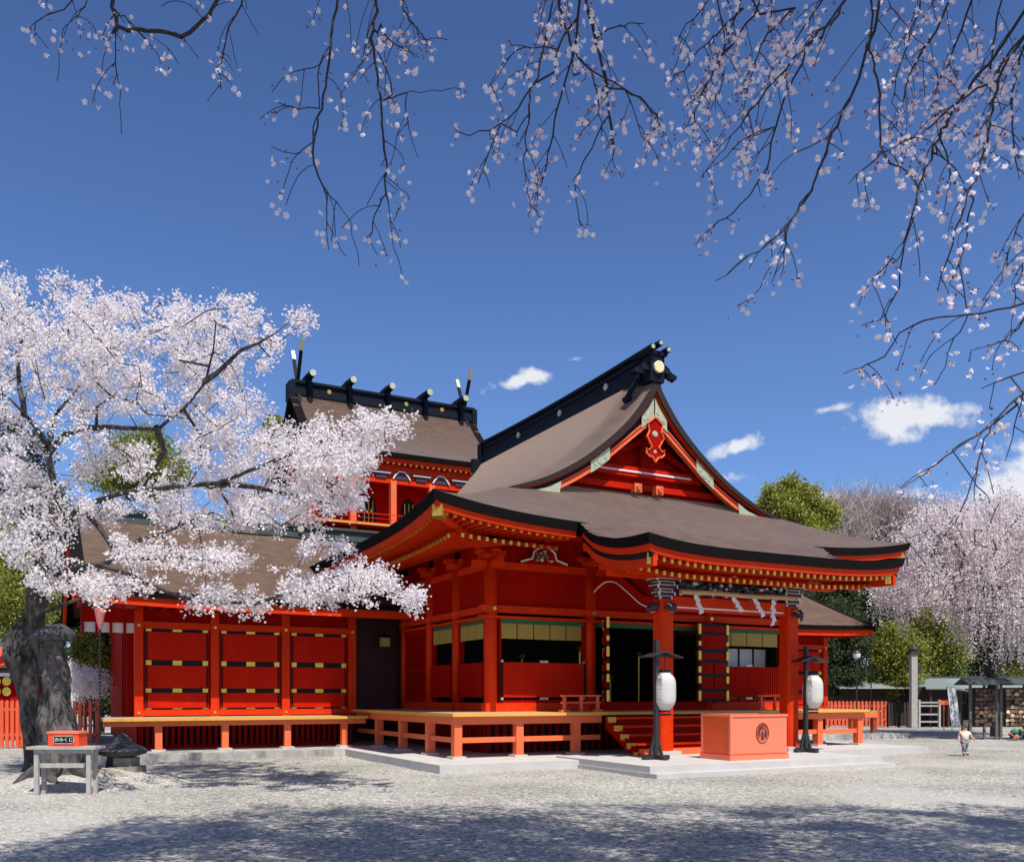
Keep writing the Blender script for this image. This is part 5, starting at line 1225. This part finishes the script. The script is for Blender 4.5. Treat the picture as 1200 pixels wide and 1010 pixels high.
# ---- weeping cherry at the right
wy = 36
wr = thing('weeping_cherry', 'pale pink weeping cherry with arching limbs over the plaque rack at right', 'cherry tree', gbase(1168, wy))
nodes = []
def addp(pxs):
    pts = line(pxs); st = -1
    if nodes: A = np.array([p for p, _ in nodes]); st = int(np.argmin(((A-pts[0])**2).sum(1)))
    for a_, b_ in zip(pts[:-1], pts[1:]):
        k = max(1, int(np.linalg.norm(b_-a_)/.5))
        for i in range(k): nodes.append((a_+(b_-a_)*i/k+rng.normal(size=3)*.03, st)); st = len(nodes)-1
    nodes.append((pts[-1], st))
addp([(1168,862,36),(1166,820,36),(1162,780,36),(1160,740,36),(1163,710,36),(1170,680,36)])
addp([(1162,720,36),(1150,708,35.5),(1130,706,35),(1115,702,34.5),(1105,690,34)]); addp([(1163,712,36),(1150,690,35),(1128,692,34.5),(1112,678,34),(1100,665,34)])
addp([(1170,680,36),(1160,655,36.5),(1140,640,36.5),(1110,630,36)]); addp([(1170,680,36),(1180,640,36),(1190,615,36)]); addp([(1163,720,36),(1190,700,35),(1215,680,34)]); addp([(1170,680,36),(1150,664,35),(1143,655,35)])
att = []
for cx, cy, rx, ry, k in ((1110,640,55,40,120),(1175,620,50,35,100),(1075,675,40,30,70),(1150,690,60,35,90),(1050,690,20,16,20),(1200,690,30,60,60),(1230,650,30,50,40),(1120,600,50,14,24)):
    for _ in range(k):
        while True:
            a_, b_ = random.uniform(-1,1), random.uniform(-1,1)
            if a_*a_+b_*b_ <= 1: break
        att.append(pt(cx+a_*rx, cy+b_*ry, 35.5+random.gauss(0,1.8)))
P, par, tips = grow(nodes, np.array(att), .5, .2, .12)
rad = radii(P, par, .02, .38, 2.2); limbs_mesh('branches', P, par, rad, BARK, wr, start=1, sides=6)
TP = P[tips]; F = []
bot = smooth_interp([1020,1045,1070,1100,1130,1165,1200,1260],[705,740,745,735,782,790,786,780])   # how low the strands reach
SG = []
for p in TP:
    for _ in range(2 if rng.random() < .6 or p[0]/p[1] > .49 else 1):
        px = 600+1067*p[0]/p[1]; zb = 1.6+(815-bot(px))/1067*p[1]; Lh = min(random.uniform(.35, 1.7) if px < 1120 else random.uniform(.6, 3.2), max(.2, p[2]-zb)*random.uniform(.5,1)); q = p+rng.normal(size=3)*.25; dx = rng.normal()*.05; k = int(Lh/.035)
        for i in range(k): w_ = .04+.08*(1-i/k); F.append((q[0]+dx*i*.06-.10*math.sin(i/k*1.5)+random.gauss(0,w_), q[1]+random.gauss(0,w_), q[2]-i*Lh/k+random.gauss(0,.03)))
        SG.append((q, q+np.array([dx*k*.06,0,-Lh])))
F = np.concatenate([np.array(F), puffs(TP, .22, 60, 0), puffs(TP[rng.integers(0, len(TP), 2600)]+rng.normal(size=(2600,3))*.38, .10, 16, 0)]); print('weeping flowers', len(F))
quads_mesh('blossoms', rand_quads(F, .07, .9), PETP, wr)
SG2 = np.array([[a_, b_] for a_, b_ in SG]); w = np.array([.006,0,0]); quads_mesh('fine_twigs', np.stack([SG2[:,0]-w, SG2[:,0]+w, SG2[:,1]+w, SG2[:,1]-w], axis=1), BARK, wr)['kind'] = 'stuff'

# ================================================================== FENCES AND SMALL BUILDINGS
def picket(name, lab, x0, x1, Y, h, sp, w, mt, rails=(.25,.8), ang=0, posts=()):
    t = thing(name, lab, 'fence', ((x0+x1)/2, Y, 0))
    k = int((x1-x0)/sp); idxs = list(range(k))
    mk = MB() if k > 100 else None
    for i in idxs:
        x = x0+i*sp; y = Y+ang*(x-x0)
        m = MB(); m.box(x, x+w, y-.02, y+.02, .03, h); m.prism([(x,y-.02,h),(x+w,y-.02,h),(x+w/2,y-.02,h+w*.5)], (0,.04,0)); m.build('picket', mt, t)
    for r_ in rails:
        m = MB(); m.hexa([(x0,Y+.02,h*r_),(x1,Y+.02+ang*(x1-x0),h*r_),(x1,Y+.07+ang*(x1-x0),h*r_),(x0,Y+.07,h*r_),(x0,Y+.02,h*r_+.09),(x1,Y+.02+ang*(x1-x0),h*r_+.09),(x1,Y+.07+ang*(x1-x0),h*r_+.09),(x0,Y+.07,h*r_+.09)]); m.build('rail', mt, t)
    m = MB()
    for f in (0, .5, 1): x = x0+(x1-x0)*f; y = Y+ang*(x-x0); m = MB(); m.box(x-.06, x+.06, y+.07, y+.19, -.05, h+.03); m.build('post', mt, t)
    return t
picket('picket_fence', 'orange-red picket fence left of the cherry trunk and behind it', -17.5, -12.8, 28, 1.42, .16, .10, FENCEP)
picket('picket_fence', 'orange-red picket fence running behind the right end of veranda', pt(905,0,47)[0], pt(1039,0,47)[0], 47, 1.28, .20, .13, FENCEP)
picket('wooden_fence', 'short dark grey wooden fence joining the orange fence to the grey post', pt(1041,0,47)[0], pt(1068,0,47)[0], 47, 1.22, .16, .10, DWOOD)
x = pt(1070.5,0,46)[0]; t = thing('wooden_post', 'tall grey wooden post with small carved top beside the gate', 'post', (x,46,0))
m = MB(); m.box(x-.15, x+.15, 45.85, 46.15, 0, 3.7); m.build('shaft', GREYW, t); m = MB(); m.box(x-.22, x+.22, 45.78, 46.22, 3.7, 3.85); m.lathe((x,46,3.85), [(.2,0),(.24,.1),(.1,.3),(.02,.36)], 8); m.build('carved_top', DWOOD, t); m = MB(); m.box(x+.15, x+.34, 45.9, 46.1, 2.7, 3.2); m.build('side_box', DWOOD, t)
x0, x1 = pt(1076,0,46)[0], pt(1102,0,46)[0]; t = thing('wooden_gate', 'grey open-railed wooden gate right of the tall post', 'gate', ((x0+x1)/2,46,0))
for z in (.25,.62,1.05,1.22): m = MB(); m.box(x0, x1, 45.97, 46.03, z, z+.08); m.build('rail', GREYW, t)
for xx in (x0, x1-.1): m = MB(); m.box(xx, xx+.1, 45.93, 46.07, 0, 1.4); m.build('post', GREYW, t)
# long low building with grey-green roof
t = thing('long_building', 'long low dark building with grey-green roof behind the fences', 'building', (30, 51, 0))
X0, X1 = pt(968,0,52)[0], pt(1290,0,52)[0]
m = MB(); m.box(X0, X1, 49.4, 52, 0, 2.0); m.build('wall', mat('dark_red_brown_wall', (.035,.012,.010), .7), t)
m = MB(); m.prism([(X0-.4,48.7,1.98),(X0-.4,50.7,2.60),(X0-.4,52.7,1.98),(X0-.4,50.7,2.48)], (X1-X0+.8,0,0)); m.build('roof', mat('pale_grey_green_roof', (.20,.24,.22), .6), t)
m = MB(); m.box(X0-.5, X1+.5, 50.6, 50.8, 2.58, 2.68); m.build('ridge', COPPER, t)
# small gabled shelter
YS = 46.8; t = thing('roofed_shelter', 'small open shelter with grey-green roof and dark interior behind the banner', 'shelter', (pt(1105,0,YS)[0], YS, 0))
xa, xb = pt(1079,0,YS)[0], pt(1134,0,YS)[0]; k = YS/1067; za = 1.6+(815-806.5)*k; zr = 1.6+(815-795)*k; SH = mat('shelter_roof', (.17,.20,.19), .6)
m = MB(); m.hexa([(xa,YS-.6,za-.05),(xb-.8,YS-.6,za-.05),(xb-.6,YS+1.2,zr-.05),(xa+.8,YS+1.2,zr-.05),(xa,YS-.6,za),(xb-.8,YS-.6,za),(xb-.6,YS+1.2,zr),(xa+.8,YS+1.2,zr)])
m.hexa([(xb-.8,YS-.6,za-.05),(xb+.2,YS+.2,za-.15),(xb+.2,YS+2.2,za-.15),(xb-.6,YS+1.2,zr-.05),(xb-.8,YS-.6,za),(xb+.2,YS+.2,za-.1),(xb+.2,YS+2.2,za-.1),(xb-.6,YS+1.2,zr)]); m.build('roof', SH, t)
for xx in (xa+.3, (xa+xb)/2, xb-.9): m = MB(); m.box(xx, xx+.1, YS-.4, YS-.3, 0, za-.03); m.build('post', DWOOD, t)
m = MB(); m.box(xa+.2, xb, YS+1.2, YS+1.3, 0, za+.1); m.build('back_wall', mat('dark_maroon_wall', (.03,.008,.012), .8), t)
m = MB(); m.box(xa+1.3, xb-1.0, YS-.1, YS+.8, 0, .9); m.build('counter', DWOOD, t)
# small orange sign
x, y, z = pt(1107, 823, 42.5); m = MB(); m.box(x-.2, x+.2, y, y+.05, z-.1, z+.1); m.box(x-.02, x+.02, y+.05, y+.09, 0, z); o = m.build('small_sign', ORNG, loc=(x,y,0)); tag(o, 'small orange sign board left of the white banner', 'sign')
# banner
x, y, _ = pt(1116,0,41); t = thing('banner', 'tall narrow white banner with blue writing, leaning slightly', 'banner', (x,y,0))
zt_, zb_ = 1.6+9*41/1067, .18
m = MB(); m.hexa([(x-.02,y,zb_),(x+.38,y,zb_),(x+.38,y+.015,zb_),(x-.02,y+.015,zb_),(x-.22,y,zt_),(x+.16,y,zt_),(x+.16,y+.015,zt_),(x-.22,y+.015,zt_)]); cl = m.build('cloth', WHITE, t)
m = MB(); m.tube([(x+.02,y+.03,0),(x-.24,y+.03,zt_+.08)], .015, 6); m.beam((x-.25,y+.02,zt_+.02),(x+.08,y+.02,zt_+.02),.02,.02); m.build('pole', CHAR, t)
m = MB()
for k in range(7):
    z = zt_-.22-k*.2; xc = x-.03+(zt_-z)/(zt_-zb_)*.21
    m.box(xc-.05, xc+.05, y-.006, y-.001, z, z+.015); m.box(xc-.01, xc+.01, y-.006, y-.001, z-.06, z+.05); m.box(xc-.04, xc+.045, y-.006, y-.001, z-.07, z-.055)
m.build('brush_marks', mat('blue_ink', (.12,.22,.45), .8), cl)
# street lamp
x, y, _ = pt(1004,0,44); t = thing('street_lamp', 'slim dark street lamp with pale globe before the evergreens', 'street lamp', (x,y,0))
m = MB(); m.tube([(x,y,0),(x,y,.4),(x,y,.42),(x,y,3.4)], [.07,.07,.035,.03], 8); m.build('pole', CHAR, t)
m = MB(); m.lathe((x,y,3.38), [(.05,0),(.16,.08),(.18,.22),(.12,.32)], 12); m.build('globe', WHITE, t); m = MB(); m.lathe((x,y,3.68), [(.2,0),(.14,.08),(.03,.14)], 12); m.build('cap', CHAR, t)
# plaque racks
def plaque_mat(name, ca, cb, cc):
    m = mat(name, ca, .7); t = m.node_tree; oi = t.nodes.new('ShaderNodeObjectInfo'); rp = t.nodes.new('ShaderNodeValToRGB'); rp.color_ramp.interpolation = 'LINEAR'
    rp.color_ramp.elements[0].color = (*ca,1); rp.color_ramp.elements[0].position = .25; rp.color_ramp.elements[1].color = (*cc,1); e = rp.color_ramp.elements.new(.75); e.color = (*cb,1)
    t.links.new(oi.outputs['Random'], rp.inputs[0]); t.links.new(rp.outputs[0], t.nodes['Principled BSDF'].inputs['Base Color']); return m
PLQ = plaque_mat('plaque_wood', (.10,.055,.032), (.26,.16,.08), (.72,.58,.34))
PLQD = plaque_mat('plaque_wood_dark', (.06,.032,.022), (.12,.065,.04), (.22,.13,.08))
def rack(xa, xb, Y, lab, dark, rows=9):
    t = thing('plaque_rack', lab, 'rack', ((xa+xb)/2, Y, 0), 'plaque racks')
    for xx in (xa, xb-.08, (xa+xb)/2): m = MB(); m.box(xx, xx+.08, Y+.03, Y+.11, 0, 2.05); m.build('post', mat('rack_post_wood', (.13,.11,.10), .8), t)
    m = MB(); m.hexa([(xa-.3,Y-.5,2.0),(xb+.3,Y-.5,2.0),(xb+.3,Y+.05,2.22),(xa-.3,Y+.05,2.22),(xa-.3,Y-.5,2.04),(xb+.3,Y-.5,2.04),(xb+.3,Y+.05,2.26),(xa-.3,Y+.05,2.26)])
    m.hexa([(xa-.3,Y+.05,2.22),(xb+.3,Y+.05,2.22),(xb+.3,Y+.6,2.0),(xa-.3,Y+.6,2.0),(xa-.3,Y+.05,2.26),(xb+.3,Y+.05,2.26),(xb+.3,Y+.6,2.04),(xa-.3,Y+.6,2.04)]); m.build('roof', COPPER, t)
    m = MB(); m.box(xa+.09, xb-.09, Y+.05, Y+.07, .45, 1.9); m.build('back_board', DWOOD, t)
    m = MB()
    for r_ in range(rows): m.box(xa+.08, xb-.08, Y-.0, Y+.03, .55+r_*.155+.06, .55+r_*.155+.08)
    m.build('hanging_rails', DWOOD, t)
    src = None; n_ = int((xb-xa-.2)/.155)
    for r_ in range(rows):
        for c_ in range(n_):
            if random.random() < .05: continue
            x = xa+.17+c_*.155; z = .55+r_*.155; 
            if src is None:
                mb = MB(); mb.prism([(0,0,-.06),(.15,0,-.06),(.15,0,.035),(.075,0,.075),(0,0,.035)], (0,-.012,0)); o = mb.build('wooden_plaque', PLQD if dark else PLQ); src = o
            else: o = src.copy(); C.objects.link(o)
            o.location = (x+random.uniform(-.012,.012), Y-.012-random.uniform(0,.05), z+random.uniform(-.02,.02)); o.rotation_euler = (random.uniform(-.1,.1), random.uniform(-.3,.3), random.uniform(-.25,.25)); o['_w'] = (0,0,0)
            tag(o, ('dark weathered wooden plaque hanging on the left plaque rack' if dark else 'pale wooden plaque hanging on the right plaque rack'), 'plaque', 'plaques on the left rack' if dark else 'plaques on the right rack')
YR = 33.5
rack(pt(1137,0,YR)[0], pt(1170,0,YR)[0], YR, 'roofed rack of dark wooden plaques, the left one of the two', True)
rack(pt(1173,0,YR)[0], pt(1228,0,YR)[0], YR, 'roofed rack of pale wooden plaques at the right edge', False)
x, y, _ = pt(1132, 0, 34.5); t = thing('signboard', 'dark upright signboard with white notice left of the plaque racks', 'sign', (x,y,0))
m = MB(); m.box(x-.15, x+.16, y, y+.06, .35, 1.7); m.box(x-.13, x-.09, y+.06, y+.1, 0, 1.6); m.box(x+.1, x+.14, y+.06, y+.1, 0, 1.6); bb = m.build('board', mat('dark_green_board', (.015,.03,.025), .5), t); m = MB(); m.box(x-.1, x+.1, y-.01, y-.001, .5, .68); m.build('notice', WHITE, bb)
# flowers and bags heaped under the right rack
m = MB(); 
for k in range(40):
    a = random.uniform(pt(1180,0,33)[0], pt(1215,0,33)[0]); r_ = random.uniform(.06,.14); m.lathe((a, 32.9+random.uniform(-.2,.3), random.uniform(0,.28)), [(.02,0),(r_,r_*.5),(r_*.9,r_),(.02,r_*1.5)], 7, random.choice((0,0,1,2,3)))
o = m.build('flower_bed', [DWOOD, LFG, mat('pink_flowers', (.6,.12,.14), .7), mat('teal_leaves', (.03,.2,.12), .7)], loc=(pt(1198,0,33)[0],32.9,0)); tag(o, 'low heap of plants and pink flowers under the right plaque rack', 'plants', kind='stuff')
# small red shrine at the left edge
x, y, _ = pt(-12, 0, 33); t = thing('small_shrine', 'small red shrine with grey roof at the left edge behind the fence', 'small shrine', (x,y,0))
m = MB(); m.box(x-1.2, x+1.1, y, y+1.8, 0, 2.35); bw = m.build('wall', VERM2, t)
m = MB(); m.box(x-1.4, x+1.35, y-.45, y+2.1, 2.42, 2.5); m.box(x-1.4, x+1.35, y-.4, y-.3, 2.3, 2.42, 1); m.prism([(x-1.5,y-.5,2.5),(x-1.5,y+.9,3.6),(x-1.5,y+2.3,2.5)], (2.95,0,0), 0); m.build('roof', [COPPER, WHITE], t)
m = MB(); m.prism([(x+.1,y-.46,2.6),(x+1.3,y-.46,2.6),(x+.7,y-.46,3.35)], (0,-.1,0)); m.build('gable_board', ORNG, t)
m = MB(); disc(m, pt(2,773,32.4), (0,-1,0), .2, .05); m.build('round_crest', ORNG, t); m = MB(); disc(m, tuple(np.array(pt(2,773,32.4))+np.array([0,-.055,0])), (0,-1,0), .12, .02); m.build('crest_centre', VERM2, t)
m = MB()
for px, py in ((-4,798),(8,798),(-4,810),(8,810)): disc(m, pt(px,py,32.95), (0,-1,0), .16, .03, 0)
m.build('gilt_roundels', GOLD, bw)

# ================================================================== CHILD
x0, y0 = gp(1130.5, 885)[:2]
t = thing('person', 'small child in cream top and grey trousers walking away across gravel', 'person', (x0,y0,0))
def skin(name, joints, edges, mt, par_, loc):
    me = bpy.data.meshes.new(name); me.from_pydata([tuple(Vector(j[0])) for j in joints], edges, [])
    o = bpy.data.objects.new(name, me); C.objects.link(o); o.parent = par_; me.materials.append(mt)
    md = o.modifiers.new('skin', 'SKIN'); 
    for i, j in enumerate(joints): me.skin_vertices[0].data[i].radius = (j[1], j[1]*(j[2] if len(j) > 2 else 1)); 
    me.skin_vertices[0].data[0].use_root = True; md.use_smooth_shade = True
    s_ = o.modifiers.new('sub', 'SUBSURF'); s_.levels = 1; s_.render_levels = 2
    return o
SKN = mat('skin', (.62,.36,.26), .6); CREAM = mat('cream_cloth', (.62,.58,.44), .8); GRYC = mat('grey_cloth', (.20,.20,.22), .8); HAIR = mat('brown_hair', (.12,.07,.045), .6); SHOE = mat('dark_shoes', (.03,.03,.035), .6)
J = [((0,0,.42),.085),((0,.01,.54),.088),((.0,.0,.63),.075),((0,0,.68),.035),((.01,-.01,.735),.062),((.01,-.01,.80),.072),((.01,-.01,.86),.05),
     ((.055,0,.37),.055),((.07,.07,.22),.042),((.07,.02,.06),.03),((.07,-.05,.03),.025),((-.05,0,.37),.055),((-.06,-.09,.23),.042),((-.06,-.04,.07),.03),((-.06,-.11,.035),.025),
     ((.10,0,.62),.034),((.17,-.03,.52),.027),((.235,-.06,.42),.02),((.25,-.065,.385),.017),((-.10,0,.62),.034),((-.15,.02,.52),.027),((-.17,-.05,.44),.02),((-.17,-.075,.41),.017)]
E = [(0,1),(1,2),(2,3),(3,4),(4,5),(5,6),(0,7),(7,8),(8,9),(9,10),(0,11),(11,12),(12,13),(13,14),(2,15),(15,16),(16,17),(17,18),(2,19),(19,20),(20,21),(21,22)]
skin('body', J, E, SKN, t, (x0,y0,0))
skin('cream_top', [((0,0,.38),.105),((0,.01,.50),.11),((0,0,.61),.092),((0,0,.655),.05),((.11,0,.615),.045),((.16,-.025,.54),.04),((-.11,0,.615),.045),((-.145,.015,.54),.04)], [(0,1),(1,2),(2,3),(2,4),(4,5),(2,6),(6,7)], CREAM, t, 0)
skin('trousers', [((0,0,.41),.095),((.055,0,.36),.065),((.07,.07,.22),.052),((.07,.025,.09),.042),((-.05,0,.36),.065),((-.06,-.09,.23),.052),((-.06,-.045,.10),.042)], [(0,1),(1,2),(2,3),(0,4),(4,5),(5,6)], GRYC, t, 0)
for s in ((.07,.02,.05,.07,-.07,.03),(-.06,-.04,.05,-.06,-.13,.035)): skin('shoe', [((s[0],s[1],s[2]-.01),.034),((s[3],s[4],s[5]),.030)], [(0,1)], SHOE, t, 0)
skin('hair', [((.012,-.02,.87),.055),((.012,-.035,.80),.072),((.012,-.035,.735),.052)], [(0,1),(1,2)], HAIR, t, 0)
mb = MB()
for s in (0,1):
    pass
for i, (hx, hy, hz) in enumerate(((.25,-.065,.385),(-.17,-.075,.41))):
    mb.v = []; mb.f = []; mb.m = []
    for k, (a, L_) in enumerate(((-.012,.026),(-.004,.032),(.004,.030),(.012,.024))): mb.tube([(hx+a, hy, hz-.004), (hx+a*1.2, hy-.008, hz-.018), (hx+a*1.3, hy-.016, hz-.010-L_)], [.0045,.004,.003], 6)
    mb.tube([(hx-.014, hy, hz+.002), (hx-.024, hy-.012, hz-.012)], [.005,.0035], 6)
    me = bpy.data.meshes.new('fingers'); me.from_pydata(mb.v, [], mb.f); me.materials.append(SKN); o = bpy.data.objects.new('fingers', me); C.objects.link(o); o.parent = t
m = MB(); 
for ex in (-.022,.030): m.lathe((x0+ex+.002, y0+.058, .795), [(.001,0),(.007,.006),(.001,.012)], 6)
m.build('eyes', INK, t)

# ================================================================== clean up helper keys
for o in bpy.data.objects:
    if '_w' in o: del o['_w']
sc.render.engine = 'CYCLES'
sc.cycles.max_bounces = 8; sc.cycles.transparent_max_bounces = 4
